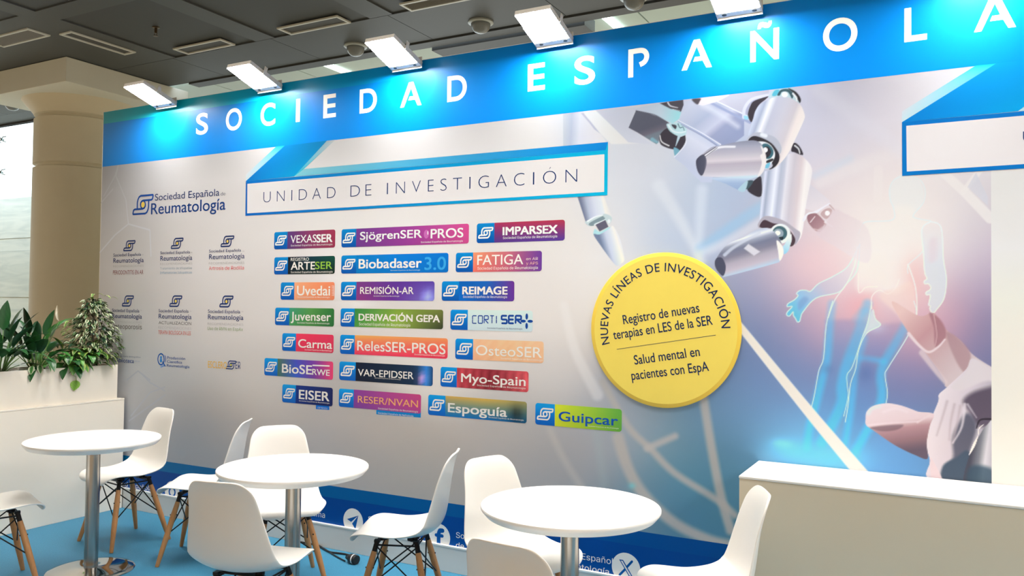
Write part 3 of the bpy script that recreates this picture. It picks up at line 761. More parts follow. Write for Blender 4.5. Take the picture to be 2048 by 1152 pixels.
# ---- header letters, each its own printed letter
LW = np.array([0.86, 0.84, 0.82])
Zt = wall(647, 190.3)[1]; Zbs = wall(647, 235.8)[1]; LH = Zt-Zbs
HL = [('S', 392.5, 416.5), ('O', 452, 484), ('C', 521.5, 550.5), ('I', 592.3, 600.2), ('E', 646.9, 672.2), ('D', 719.5, 754), ('A', 800.8, 843.5), ('D', 894.8, 933.8),
      ('E', 1055.8, 1090.2), ('S', 1149, 1190.5), ('P', 1256.6, 1298.8), ('A', 1363.4, 1424), ('Ñ', 1500.8, 1558), ('O', 1646, 1715), ('L', 1808.8, 1854), ('A', 1947.8, 2032.2)]
for ch, xl, xr in HL:
    ym = 245-0.135*(xl-400)
    X0 = wall(xl, ym)[0]; X1 = wall(xr, ym)[0]; w = X1-X0
    mb = MB()
    pl = lambda P: mb.add([(X0+a*w, -LAY*4, Zbs+b*LH) for a, b in P], [tuple(range(len(P)))], LW)
    if ch == 'A':
        pl([(0, 0), (0.18, 0), (0.5, 0.76), (0.5, 1.0), (0.40, 1.0)])
        pl([(0.5, 1.0), (0.5, 0.76), (0.60, 0.5), (0.635, 0.385), (0.82, 0), (1.0, 0), (0.60, 1.0)])
        pl([(0.385, 0.26), (0.70, 0.26), (0.635, 0.41), (0.44, 0.41)])
    elif ch == 'P':
        pl([(0, 0), (0.24, 0), (0.24, 0.82), (0.24, 1.0), (0, 1.0)])
        path = [(0.24, 0.91), (0.6, 0.91), (0.78, 0.85), (0.87, 0.72), (0.85, 0.58), (0.74, 0.47), (0.55, 0.41)]
        P = smooth([(a*w, b*LH) for a, b in path], 5, False)
        for i in range(len(P)-1):
            d0 = P[min(i+1, len(P)-1)]-P[max(i-1, 0)]; d1 = P[min(i+2, len(P)-1)]-P[i]
            n0 = np.array([-d0[1], d0[0]])/np.hypot(*d0)*0.09*LH; n1 = np.array([-d1[1], d1[0]])/np.hypot(*d1)*0.09*LH
            mb.add([(X0+q[0], -LAY*4, Zbs+q[1]) for q in (P[i]+n0, P[i]-n0, P[i+1]-n1, P[i+1]+n1)], [(0, 1, 2, 3)], LW)
    else:
        hh = LH*(1.0 if ch not in 'SOC' else 1.0)
        put_text(mb, ch, X0, X1, Zbs, hh, LW, 4, off=0.018, plain=True)
    mb.build('header_letter', M['print'], G)

# ---- title frames with their folded ribbons
D1 = (0, 108, 196); D2 = (0, 150, 222); CYN = (0, 186, 222)
def frame(pts_o, pts_i, cl, cr, name, white, ribbons, letters):
    TL, TR, BR, BL = pts_o; tl, tr, br, bl = pts_i
    f = MB()
    for pts, cols in ribbons: poly_px(f, pts, cols, 3 if len(cols) != 5 else 3, sub=14)
    poly_px(f, [TL, tl, bl, BL], cl, 4); poly_px(f, [BL, bl, br, BR], [cl, cl, cr, cr], 4, sub=10) if False else poly_px(f, [BL, BR, br, bl], [cl, cr, cr, cl], 4, sub=10)
    if cr is not None: poly_px(f, [tr, TR, BR, br], cr, 4)
    o = f.build(name, M['print'], G)
    wmb = MB(); poly_px(wmb, [bl, br, tr, tl], white, 4, sub=10); wmb.build('title_panel', M['print'], o)
    return o
f1 = frame([(491.9, 362.2), (1216, 284), (1215, 390.3), (490.9, 431.7)], [(494.9, 367.7), (1208.9, 308.6), (1208.4, 383.8), (494.5, 426.7)], (0, 104, 190), CYN, 'title_frame', (238, 232, 226),
    [([(570, 291.2), (654, 281.4), (588, 353.2), (492, 362.2)], [(0, 158, 232), (0, 152, 214), (0, 168, 222), (0, 128, 206)]),
     ([(553, 292.6), (570, 291.2), (492, 362.2), (492, 349)], [(0, 224, 248), (0, 214, 246), (214, 236, 240), (236, 236, 234)]),
     ([(654, 281.4), (671, 279.6), (608, 338), (588, 353.2)], [(184, 208, 214), (226, 226, 222), (0, 196, 220), (60, 204, 232)]),
     ([(588, 353.2), (1216, 299.7), (1216, 284), (608, 338)], [(136, 216, 226), (0, 136, 214), (0, 138, 216), (150, 214, 222)]),
     ([(494.9, 367.7), (1208.9, 308.6), (1216, 299.7), (492, 362.2)], [(0, 120, 204), (0, 186, 222), (0, 184, 222), (0, 122, 206)])], None)
f1['label'] = 'blue frame around the words of the left title'
EXT = 2500
k = lambda y0, y1: y1+(y1-y0)*0
f2 = frame([(1803.9, 244.5), (EXT, 181), (EXT, 309), (1804.4, 351.8)], [(1812.6, 251.8), (EXT, 192), (EXT, 299), (1813.6, 343.2)], (0, 122, 200), (0, 118, 198), 'title_frame', (240, 233, 230),
    [([(1803.9, 244.5), (EXT, 181), (EXT, 192), (1812.6, 251.8)], [(0, 122, 204)]*4),
     ([(1992, 127.2), (2196, 103), (2036, 222.5), (1803.9, 244.5)], [(0, 176, 246), (0, 176, 246), (0, 170, 232), (0, 132, 214)]),
     ([(1951.5, 131.2), (1992, 127.2), (1803.9, 244.5), (1803.9, 223)], [(0, 224, 250), (0, 218, 250), (206, 232, 238), (222, 232, 236)]),
     ([(2036, 222.5), (2090, 186), (2180, 170), (2180, 209)], [(206, 238, 244), (150, 226, 242), (120, 214, 236), (160, 226, 240)])], None)
f2['label'] = 'blue frame of the right title, cut off by the picture edge'
TI = [('U', 527, 541.4), ('N', 553.9, 569.2), ('I', 582.9, 584.5), ('D', 597.7, 614), ('A', 625, 641.9), ('D', 654.4, 671.2), ('D', 701, 720), ('E', 731, 743), ('I', 774, 776), ('N', 792, 810), ('V', 824, 841.5), ('E', 856, 867.5),
      ('S', 881, 893.5), ('T', 906, 924), ('I', 938.8, 941), ('G', 957, 978), ('A', 992, 1013.5), ('C', 1028, 1049), ('I', 1066, 1068.6), ('Ó', 1086, 1112.5), ('N', 1131, 1154.5)]
for ch, xl, xr in TI:
    mb = MB(); yb = 403.8-(xl-554)*(403.8-365.8)/577; yt = 381-(xl-554)*(381-338.2)/577
    text_px(mb, ch, xl, xr, yb, yt, (22, 58, 112), 6, off=-0.022 if ch != 'I' else -0.02)
    mb.build('title_letter', M['print'], f1)
mb = MB(); text_px(mb, 'U', 2046, 2068, 284, 262, (22, 58, 112), 6, off=-0.02); mb.build('title_letter', M['print'], f2)

# ---- emblem
EP = [(.223, .28), (.223, .62), (.25, .78), (.30, .90), (.38, .965), (.97, .965), (.985, .92), (.955, .76), (.90, .715), (.52, .715), (.44, .68), (.39, .60), (.385, .50)]
def emblem(mb, X0, X1, Z0, Z1, col, layer, width=0.07, fillc=None, body=None):
    w = X1-X0; h = Z1-Z0
    f = lambda P: [(X0+a*w, Z0+b*h) for a, b in P]
    if body is not None:
        mb.add([(x, -LAY*(layer-0.3), z) for x, z in f(EP)], [tuple(range(len(EP)))], body); mb.add([(x, -LAY*(layer-0.3), z) for x, z in f([(1-a, 1-b) for a, b in EP])], [tuple(range(len(EP)))], body)
    ribbon(mb, f(EP), width*w, col, layer)
    ribbon(mb, f([(1-a, 1-b) for a, b in EP]), width*w, col, layer)
    if fillc is not None: disc_flat(mb, X0+w/2, Z0+h/2, .1*w, .15*h, fillc, layer)
    ribbon(mb, [(X0+w/2+.115*w*math.cos(2*PI*i/16), Z0+h/2+.20*h*math.sin(2*PI*i/16)) for i in range(16)], width*w*0.85, col, layer+0.2, closed=True)

SUB = 'Sociedad Española de Reumatología'
W_ = (246, 245, 244)
A5 = (500, 400, 2.925); A3 = (350, 758, 2.925); A7 = (700, 758, 2.925)
def cv(o, p): return (o[0]+p[0]/o[2], o[1]+p[1]/o[2])
IC = [(0, 142, 206), (0, 84, 164)]
# origin, corners TL TR BR BL, icon fraction, colours (top row stops, bottom row stops), texts, label
PL = [
 (A5, [(142,188),(499,173),(499,278),(142,289)], .225, [(96,62,124),(148,62,104),(170,58,86)], None, [('VEXAS',238,388,252,207,W_,.006),('SER',390,481,248,202,W_,.036),(SUB,239,482,272,262,W_,0)], 'purple to dark red'),
 (A5, [(536,170),(1281,140),(1281,254),(536,278)], .125, [(118,62,142),(166,66,152),(222,82,146)], None, [('SjögrenSER',645,1005,233,187,W_,.02),('PROS',1058,1247,224,170,W_,.02),(SUB,1000,1245,252,242,W_,0)], 'purple to pink'),
 (A5, [(1327,138),(1842,115),(1842,237),(1327,252)], .21, [(176,54,92),(188,58,86),(186,58,80)], [(84,54,132),(88,58,146),(86,60,150)], [('IMPARSEX',1480,1798,205,159,W_,.04),(SUB,1480,1797,229,215,W_,0)], 'crimson over violet'),
 (A5, [(142,334),(497,328),(497,431),(142,436)], .235, [(18,30,44),(12,58,70),(14,84,66)], [(22,34,40),(18,40,40),(24,40,34)], [('REGISTRO',239,345,357,339,W_,.006),('ARTE',240,380,408,363,W_,.02),('SER',382,481,404,361,(150,196,70),.01),(SUB,239,483,428,417,W_,0)], 'black to dark green'),
 (A5, [(535,324),(1162,310),(1160,422),(534,432)], .15, [(0,128,196),(0,126,212),(0,118,204)], None, [('Biobadaser',637,1003,400,346,W_,.024),('3.0',1022,1145,408,334,(58,166,226),.015),(SUB,822,995,415,408,(190,220,240),0)], 'bright blue'),
 (A5, [(1205,310),(1708,296),(1707,417),(1204,422)], .21, [(246,156,108),(206,110,118),(112,62,150)], [(238,112,92),(196,92,116),(106,60,146)], [('FATIGA',1330,1598,380,322,W_,.008),('en AR',1616,1685,352,336,(240,214,200),0),('y APS',1616,1685,378,362,(240,190,160),0),(SUB,1331,1684,408,392,W_,0)], 'orange to violet'),
 (A5, [(180,482),(495,480),(495,585),(180,584)], .26, [(248,170,124),(246,150,102),(240,138,96)], None, [('Uvedai',276,468,557,501,W_,.018),(SUB,278,466,572,563,W_,0)], 'light orange'),
 (A5, [(533,479),(1080,475),(1079,589),(532,587)], .175, [(120,60,124),(96,52,140),(92,66,160)], [(140,54,116),(100,50,140),(120,120,190)], [('REMISIÓN-AR',645,957,549,509,W_,.012),(SUB,723,873,565,558,W_,0)], 'violet'),
 (A5, [(1123,476),(1547,473),(1546,592),(1122,590)], .245, [(0,96,176),(24,98,176),(112,50,138)], [(0,104,190),(40,80,160),(98,50,140)], [('REIMAGE',1244,1505,551,507,W_,.04),(SUB,1246,1504,572,559,W_,0)], 'blue to violet'),
 (A5, [(148,630),(493,634),(492,740),(147,732)], .25, [(58,148,116),(84,146,70),(46,116,56)], [(70,140,80),(70,130,66),(40,100,54)], [('Juvenser',240,473,703,653,W_,.018),(SUB,276,465,722,713,W_,0)], 'green'),
 (A5, [(531,634),(1131,642),(1129,755),(530,741)], .145, [(52,132,66),(128,158,58),(112,120,58)], [(70,140,60),(150,176,70),(50,56,40)], [('DERIVACIÓN GEPA',637,1110,704,665,W_,.034),(SUB,638,938,733,717,W_,0)], 'green to olive'),
 (A5, [(1173,641),(1654,648),(1653,773),(1173,757)], .22, [(206,222,232),(208,224,232),(206,222,230)], None, [(SUB,1388,1593,753,744,(30,70,120),0)], 'pale grey'),
 (A5, [(190,779),(490,788),(489,894),(188,883)], .275, [(228,56,84),(224,54,84),(214,54,84)], None, [('Carma',283,480,862,813,W_,.018),(SUB,320,480,879,871,W_,0)], 'red'),
 (A5, [(528,789),(1158,808),(1156,924),(527,904)], .145, [(246,164,84),(246,150,84),(240,140,84)], [(214,50,84),(220,54,84),(214,50,80)], [('RelesSER-PROS',628,1143,879,822,W_,.012),(SUB,962,1140,907,899,W_,0)], 'orange over red'),
 (A5, [(1202,810),(1718,828),(1718,955),(1201,930)], .21, [(242,178,136),(236,184,136),(240,184,140)], None, [('OsteoSER',1322,1708,906,847,(250,238,226),.005),(SUB,1467,1712,931,921,(250,230,214),0)], 'pale orange'),
 (A5, [(85,926),(487,943),(486,1050),(84,1027)], .2, [(74,110,84),(66,74,170),(120,58,150),(226,64,104)], [(60,96,80),(50,90,180),(110,56,140),(218,60,100)], [('BioSE',188,362,1009,957,W_,.02),('RWE',365,466,1022,987,W_,.018)], 'green through blue to red'),
 (A5, [(524,945),(1071,972),(1069,1088),(522,1053)], .185, [(14,26,48),(20,40,60),(24,52,84)], None, [('VAR-EPIDSER',632,957,1027,987,W_,.012),(SUB,730,883,1043,1037,W_,0)], 'dark navy'),
 (A5, [(1116,975),(1630,1004),(1629,1125),(1114,1090)], .195, [(190,66,74),(132,40,50),(208,82,88)], None, [('Myo-Spain',1236,1612,1064,1013,W_,.018),(SUB,1328,1612,1088,1078,W_,0)], 'muscle red'),
 (A3, [(628,32),(924,50),(922,160),(628,136)], .275, [(12,44,118),(16,38,100),(14,30,84)], None, [('EISER',726,903,115,62,W_,.024),(SUB,726,904,130,123,W_,0)], 'navy'),
 (A3, [(960,57),(1440,89),(1439,198),(958,166)], .19, [(126,56,132),(158,60,122),(180,62,110)], [(108,56,132),(140,56,126),(160,60,120)], [('RESER/NVAN',1070,1422,137,97,(242,150,96),.008),(SUB,1188,1422,176,166,W_,0)], 'plum'),
 (A7, [(458,92),(1035,132),(1034,259),(457,210)], .185, [(190,150,74),(196,156,68),(150,138,82)], [(0,96,160),(0,92,156),(6,72,110)], [('Espoguía',574,918,192,139,W_,.024),(SUB,810,1016,227,219,W_,0)], 'gold over blue'),
 (A7, [(1085,141),(1590,175),(1590,309),(1084,266)], .235, [(200,204,44),(150,184,52),(90,156,62)], None, [('Guipcar',1222,1567,244,188,(10,72,150),.02),(SUB,1392,1572,277,271,(236,240,220),0)], 'lime green'),
]
def rounded(mb, X0, X1, Z0, Z1, r, colf, layer, extra=()):
    xs = set(np.linspace(X0+r, X1-r, 22)) | {X0+r*(1-math.cos(a)) for a in np.linspace(0, PI/2, 6)} | {X1-r*(1-math.cos(a)) for a in np.linspace(0, PI/2, 6)}
    for e in extra: xs |= {e-1e-4, e+1e-4}
    xs = sorted(xs); nr = 6; vs = []; fs = []; cs = []
    for i, x in enumerate(xs):
        d = min(x-X0, X1-x); ins = r-math.sqrt(max(r*r-(r-d)**2, 0)) if d < r else 0
        for j in range(nr):
            z = Z0+ins+(Z1-Z0-2*ins)*j/(nr-1)
            vs.append((x, -LAY*layer, z)); cs.append(colf((x-X0)/(X1-X0), (z-Z0)/(Z1-Z0), x, z))
        if i:
            for j in range(nr-1): fs.append(((i-1)*nr+j, i*nr+j, i*nr+j+1, (i-1)*nr+j+1))
    mb.add(vs, fs, np.array(cs))
def stops(cols, s):
    q = np.linspace(0, 1, len(cols)); return np.array([np.interp(s, q, [c[k] for c in cols]) for k in range(3)])
for org, cn, fi, top, bot, texts, lab in PL:
    W = [wall(*cv(org, p)) for p in cn]
    X0 = (W[0][0]+W[3][0])/2; X1 = (W[1][0]+W[2][0])/2; Z1 = (W[0][1]+W[1][1])/2; Z0 = (W[2][1]+W[3][1])/2
    h = Z1-Z0; bot_ = bot or [tuple(int(v*.93) for v in c) for c in top]
    def cf(s, t_, x, z):
        if s < fi: c = np.array(IC[1], float)+(np.array(IC[0], float)-np.array(IC[1], float))*np.clip(t_*1.1-.1, 0, 1)
        else:
            q = (s-fi)/(1-fi); c = stops(bot_, q)+(stops(top, q)-stops(bot_, q))*t_
            if lab == 'dark navy':
                c = c+np.array([150, 60, 80])*math.exp(-((s-.89)/.035)**2-((t_-.35)/.28)**2)+np.array([20, 70, 110])*math.exp(-((s-.93)/.06)**2)
            if lab == 'gold over blue': c = c*(1-.55*math.exp(-((s-.9)/.06)**2-((t_-.4)/.4)**2))
            if lab == 'violet': c = c+np.array([60, 80, 90])*math.exp(-((s-.93)/.05)**2-((t_-.25)/.3)**2)
            if lab == 'muscle red': c = c+20*np.array([1, .5, .5])*math.sin(s*70+t_*4)
            if lab == 'pale orange': c = c+6*math.sin(s*60+t_*5)*math.sin(t_*7+s*22)
        return refl(np.clip(c, 0, 255), x, z)
    mb = MB(); rounded(mb, X0, X1, Z0, Z1, h*.13, cf, 3, extra=(X0+fi*(X1-X0),))
    if lab == 'navy': poly_px(mb, [cv(A3, p) for p in [(825,152),(903,157),(903,181),(825,176)]], (0, 96, 178), 2.6)
    if lab == 'plum': poly_px(mb, [cv(A3, p) for p in [(1178,176),(1439,190),(1438,226),(1178,206)]], (0, 112, 172), 2.6)
    o = mb.build('name_plate', M['print'], G); o['label'] = lab + ' printed name plate with white wording' if lab not in ('lime green', 'pale grey', 'plum') else lab + ' printed name plate'
    mb = MB(); iw = fi*(X1-X0)
    emblem(mb, X0+iw*.1, X0+iw*.92, Z0+h*.24, Z0+h*.78, refl((250, 250, 250), X0, Z0), 4, width=.085)
    mb.build('emblem', M['print'], o)
    def word(s, o_, xl, xr, yb, yt, c, of=0):
        m_ = MB(); p0 = cv(o_, (xl, yb)); p1 = cv(o_, (xr, yb)); pt = cv(o_, (xl, yt))
        text_px(m_, s, p0[0], p1[0], p0[1], pt[1], c, 4, off=of); m_.build('lettering', M['print'], o)
    for (s, xl, xr, yb, yt, c, of) in texts: word(s, org, xl, xr, yb, yt, c, of)
    mb = MB()
    if lab == 'navy': word('CETECCU', A3, 835, 892, 172, 163, (190, 220, 240))
    if lab == 'plum': word('Sociedad Española de Nefrología', A3, 1188, 1395, 203, 193, (210, 230, 240))
    if lab == 'green through blue to red': poly_px(mb, [cv(A5, p) for p in [(366,963),(466,967),(466,975),(366,971)]], W_, 4)
    if lab == 'light orange':
        for i in range(7): poly_px(mb, [cv(A5, p) for p in [(478,502+i*9),(490,502+i*9),(490,504+i*9),(478,504+i*9)]], W_, 4)
        poly_px(mb, [cv(A5, p) for p in [(489,500),(491,500),(491,562),(489,562)]], W_, 4)
    if lab == 'purple to pink':
        c = wall(*cv(A5, (1032, 200))); disc_flat(mb, c[0], c[1], .018, .026, refl((206, 110, 180), *c), 4); c = wall(*cv(A5, (1041, 192))); disc_flat(mb, c[0], c[1], .004, .012, refl((250, 236, 246), *c), 4.4)
    if lab == 'pale grey':
        SEG = {'C': 'aefd', 'O': 'abcdef', 'R': 'abefgk', 'T': 'ahi', 'I': 'hi', 'S': 'afgcd', 'E': 'afged'}
        SG = {'a': ((.12,1),(.88,1)), 'b': ((1,.94),(1,.56)), 'c': ((1,.44),(1,.06)), 'd': ((.12,0),(.88,0)), 'e': ((0,.44),(0,.06)), 'f': ((0,.94),(0,.56)), 'g': ((.15,.5),(.85,.5)), 'h': ((.5,.92),(.5,.56)), 'i': ((.5,.44),(.5,.06)), 'k': ((.3,.42),(.95,.03))}
        for ch, xl, xr, wd in (('C',1302,1326,.006),('O',1336,1360,.006),('R',1370,1394,.006),('T',1404,1428,.006),('I',1432,1452,.006),('S',1472,1503,.011),('E',1514,1543,.011),('R',1554,1586,.011)):
            a = wall(*cv(A5, (xl, 721))); b2 = wall(*cv(A5, (xr, 721))); zt = wall(*cv(A5, (xl, 677)))[1]
            for sg in SEG[ch]:
                (q0, r0), (q1, r1) = SG[sg]
                ribbon(mb, [(a[0]+q0*(b2[0]-a[0]), a[1]+r0*(zt-a[1])), (a[0]+q1*(b2[0]-a[0]), a[1]+r1*(zt-a[1]))], wd, refl((16, 66, 140), *a), 4)
        c = wall(*cv(A5, (1619, 709)))
        for dx, dz in ((1,0),(-1,0),(0,1),(0,-1)):
            disc_flat(mb, c[0]+dx*.022, c[1]+dz*.026, .017 if dx else .008, .017 if dz else .008, refl((16, 66, 140), *c), 4)
    if mb.n: mb.build('mark', M['print'], o)

# ---- society logos on the left
NV = (26, 52, 104)
B1 = (200, 460, 6.0235); B2 = (200, 580, 6.0235); B0 = (255, 365, 9.309)
GR = (178, 172, 168)
def logo(org, em, items, name='printed_logo', col=NV, wd=.075):
    mb = MB()
    a = wall(*cv(org, (em[0], em[3]))); b2 = wall(*cv(org, (em[1], em[3]))); zt = wall(*cv(org, (em[0]+(em[1]-em[0])*.5, em[2])))[1]; z0 = wall(*cv(org, (em[0], em[3])))[1]
    emblem(mb, a[0], b2[0], z0, zt, refl(col, a[0], z0), 4, width=wd, fillc=refl((240, 206, 90), a[0], z0))
    for it in items:
        s, xl, xr, yb, yt, c = it[:6]; of = it[6] if len(it) > 6 else 0
        p0 = cv(org, (xl, yb)); p1 = cv(org, (xr, yb)); pt = cv(org, (xl, yt)); text_px(mb, s, p0[0], p1[0], p0[1], pt[1], c, 4, off=of)
    return mb.build(name, M['print'], G)
SE = 'Sociedad Española'; RE = 'Reumatología'; RC = 'RECOMENDACIONES'
BL_ = (14, 74, 150)
logo(B0, (97, 477, 232, 606), [(SE,512,1710,338,212,(30,56,110),.002),('de',1735,1825,243,178,(80,90,120),-.01),(RE,440,1822,594,386,(18,66,134),.008)], col=BL_, wd=.06)['label'] = 'large blue society logo with a yellow dot'
logo(B1, (285, 424, 128, 254), [(SE,162,495,320,284,NV,.003),('de',502,526,305,290,GR),(RE,162,527,396,341,NV,.006),(RC,160,525,450,426,GR,-.01),('PERIODONTITIS EN AR',157,523,537,487,(130,48,60),-.004)])
logo(B1, (857, 1002, 98, 226), [(SE,728,1085,292,258,NV,.003),('de',1091,1113,277,262,GR),(RE,728,1112,370,312,NV,.006),(RC,725,1112,422,398,GR,-.01),('Tratamiento de Miopatías',725,1110,476,450,(146,160,168)),('Inflamatorias Idiopáticas',725,1110,528,502,(130,164,184))])
logo(B1, (1457, 1614, 72, 204), [(SE,1315,1700,271,237,NV,.003),('de',1716,1741,262,248,GR),(RE,1315,1742,352,292,NV,.006),(RC,1312,1740,414,388,GR,-.01),('Artrosis de Rodilla',1313,1735,482,440,(226,88,88))])
logo(B2, (268, 404, 68, 196), [(SE,147,475,263,224,NV,.003),('de',484,507,252,238,GR),(RE,147,506,336,282,NV,.006),(RC,145,505,393,368,GR,-.01),('Osteoporosis',145,505,462,408,(82,72,72))])
logo(B2, (840, 987, 68, 200), [(SE,708,1068,266,229,NV,.003),('de',1080,1104,262,247,GR),(RE,708,1104,341,285,NV,.006),('ACTUALIZACIÓN',707,1100,410,374,(80,78,84),-.008),(RC,703,1100,465,436,GR,-.01),('TERAPIA BIOLÓGICA EN LES',703,1095,530,484,(200,84,74),-.004)])
logo(B2, (1442, 1604, 70, 206), [(SE,1302,1690,274,234,NV,.003),('de',1704,1729,266,252,GR),(RE,1302,1728,350,292,NV,.006),(RC,1297,1728,418,390,GR,-.01),('Uso de RMN en EspAx',1295,1722,480,442,(140,158,112))])
logo(B2, (1517, 1640, 852, 950), [('ESCLERO',1302,1530,934,853,(222,170,70),.004),('ER',1632,1692,948,862,NV,0)])['label'] = 'gold and navy printed logo'
mb = MB()
for it in (('Servicio de Alerta Bibliográfica',150,488,798,782,(96,106,130),0),('laBiblioteca',150,410,864,812,(30,62,118),.004),('virtual',414,482,864,848,(140,148,166),0)):
    s, xl, xr, yb, yt, c, of = it; p0 = cv(B2, (xl, yb)); text_px(mb, s, p0[0], cv(B2, (xr, yb))[0], p0[1], cv(B2, (xl, yt))[1], c, 4, off=of)
mb.build('printed_logo', M['print'], G)
mb = MB(); c = wall(*cv(B2, (736, 834))); nv = refl((16, 78, 150), *c)
ribbon(mb, [(c[0]+.034*math.cos(2*PI*i/20), c[1]+.040*math.sin(2*PI*i/20)) for i in range(20)], .009, nv, 4, closed=True)
disc_flat(mb, c[0], c[1]+.012, .010, .012, refl((60, 130, 190), *c), 4); disc_flat(mb, c[0], c[1]-.010, .013, .014, refl((60, 130, 190), *c), 4)
a = wall(*cv(B2, (756, 868))); b2 = wall(*cv(B2, (786, 916))); ribbon(mb, [a, b2], .009, nv, 4)
a = wall(*cv(B2, (736, 925))); b2 = wall(*cv(B2, (768, 912))); ribbon(mb, [a, b2], .014, refl((120, 150, 190), *c), 4)
ribbon(mb, [wall(*cv(B2, p)) for p in [(782,790),(792,812),(793,840),(784,868)]], .006, nv, 4)
for it in (('Producción',810,1028,830,797,(24,74,140),.006),('Científica',808,990,876,845,(24,74,140),.006),(RE,806,1080,922,890,(24,74,140),.006)):
    s, xl, xr, yb, yt, cc, of = it; p0 = cv(B2, (xl, yb)); text_px(mb, s, p0[0], cv(B2, (xr, yb))[0], p0[1], cv(B2, (xl, yt))[1], cc, 4, off=of)
mb.build('printed_logo', M['print'], G)

# ---- faint line drawing at the left end
lc = lambda x, z: refl((218, 216, 214) if z > 1.2 else (160, 161, 164), x, z)
for part in range(2):
  mb = MB()
  for pts in (([(208,392),(230,352),(240,318)],[(240,318),(232,352),(252,400),(256,440)],[(203,405),(226,378)],[(257,448),(230,470),(200,505)],[(257,448),(300,460),(302,512)],[(256,440),(257,448)])if part == 0 else (
            [(262,832),(300,785),(330,774)],[(330,782),(300,765),(284,748)],[(254,760),(276,742),(300,760)],[(258,842),(330,790)])):
    ribbon(mb, [wall(*p) for p in pts], .012, lc, 1.6)
  mb.build('faint_line_pattern', M['print'], G)

# ---- social media marks in the footer band
SW = refl((214, 212, 210), -3, .3); SB = np.array([0.002, 0.10, 0.42])
def social(u, v, kind, text=None):
    c = wall(u, v); r = 0.078
    mb = MB(); disc_flat(mb, c[0], c[1], r, r, SW, 4, 32)
    if kind == 'plane':
        P = [(-.62, .08), (.52, .5), (.3, -.62), (-.02, -.26), (.34, .3), (-.2, -.12)]
        mb.add([(c[0]+a*r, -LAY*5, c[1]+b_*r) for a, b_ in [(-.62, .08), (.52, .5), (-.2, -.1)]], [(0, 1, 2)], SB)
        mb.add([(c[0]+a*r, -LAY*5, c[1]+b_*r) for a, b_ in [(.52, .5), (.25, -.62), (-.1, -.22)]], [(0, 1, 2)], SB)
    elif kind == 'f':
        ribbon(mb, [(c[0]+a*r, c[1]+b_*r) for a, b_ in [(-.02, -.6), (-.02, .3), (.08, .5), (.32, .52)]], .026, SB, 5)
        ribbon(mb, [(c[0]-.26*r, c[1]+.12*r), (c[0]+.3*r, c[1]+.12*r)], .02, SB, 5)
    elif kind == 'x':
        q = lambda P: [(c[0]+a*r, c[1]+b_*r) for a, b_ in P]
        mb.add([(x, -LAY*5, z) for x, z in q([(-.48, .5), (-.2, .5), (.5, -.52), (.22, -.52)])], [(0, 1, 2, 3)], SB)
        mb.add([(x, -LAY*5.6, z) for x, z in q([(-.36, .43), (-.24, .43), (.37, -.45), (.25, -.45)])], [(0, 1, 2, 3)], SW)
        ribbon(mb, q([(.42, .5), (.07, .08)]), .012, SB, 5); ribbon(mb, q([(-.07, -.1), (-.44, -.52)]), .012, SB, 5)
    else:
        ribbon(mb, [(c[0]+.4*r*math.cos(2*PI*i/12), c[1]+.4*r*math.sin(2*PI*i/12)) for i in range(12)], .014, SB, 5, closed=True)
    o = mb.build('social_media_mark', M['print'], G)
    if text:
        x0 = c[0]+r+.04; mb = MB()
        for i, (s, w) in enumerate(text):
            put_text(mb, s, x0, x0+w, c[1]+.014-i*.058, .032, SW, 4)
        mb.build('lettering', M['print'], o)
    return o
TX = [('Sociedad Española', .44), ('de Reumatología', .39)]
social(344.5, 984, 'ring', [('SEReuma', .26)])
social(706.4, 1042, 'plane', TX); social(878, 1074, 'f', TX); social(1046, 1103, 'ring', TX); social(1252, 1136, 'x')
c = wall(300, 974)
mb = MB(); put_text(mb, 'Sociedad Española', c[0]-.5, c[0]+.02, wall(265, 975)[1], .034, SW, 4); put_text(mb, 'de Reumatología', c[0]-.48, c[0]-.03, wall(265, 989)[1], .034, SW, 4)
mb.build('footer_lettering', M['print'], G)
mb = MB(); e = wall(650, 1036); put_text(mb, 'SEReuma', e[0]-.24, e[0], e[1], .036, SW, 4); mb.build('footer_lettering', M['print'], G)

# ------------------------------------------------------------------ round yellow sign, a thin board standing off the wall
cL = wall(1183.5, 662); cR = wall(1484.3, 658); cT = wall(1330, 505); cB = wall(1336, 816)
DC = ((cL[0]+cR[0])/2, (cT[1]+cB[1])/2); DR = ((cR[0]-cL[0])+(cT[1]-cB[1]))/4
YS = thing('round_sign', 'round yellow sign board listing new research lines, mounted on the wall graphic', 'sign', (DC[0], -0.004, DC[1]))
MB().lathe([(DR*.985, 0), (DR, .002), (DR, .004), (DR*.99, .006)], 96, axis='y').build('board', M['disc_rim'], YS, angle=30)
MB().lathe([(DR*.95, .0055), (DR*.95, .0066)], 96, axis='y').build('face', M['disc'], YS, angle=30)
mb = MB()
NVD = lin((18, 44, 92))
def on_disc(p): w = wall(*p); return np.array([w[0]-DC[0], w[1]-DC[1]])
def line_text(s, p0, p1, cap, of=0.0):
    a = on_disc(p0); b = on_disc(p1); d = (b-a); n = np.array([-d[1], d[0]])/np.hypot(*d)
    V_, F_, w, ch = text_geo(s, of, 1.0, True)
    P = a[None]+V_[:, :1]/w*d[None]+V_[:, 1:2]/ch*cap*n[None]
    flat_faces(mb, np.stack([P[:, 0], np.full(len(P), -.0072), P[:, 1]], 1), F_, NVD)
k6 = lambda x, y: (1100+x/2.925, 400+y/2.925)
line_text('Registro de nuevas', k6(435,727), k6(880,655), .048, .006)
line_text('terapias en LES de la SER', k6(378,815), k6(957,728), .048, .006)
line_text('Salud mental en', k6(500,962), k6(882,911), .048, .006)
line_text('pacientes con EspA', k6(484,1052), k6(935,998), .048, .006)
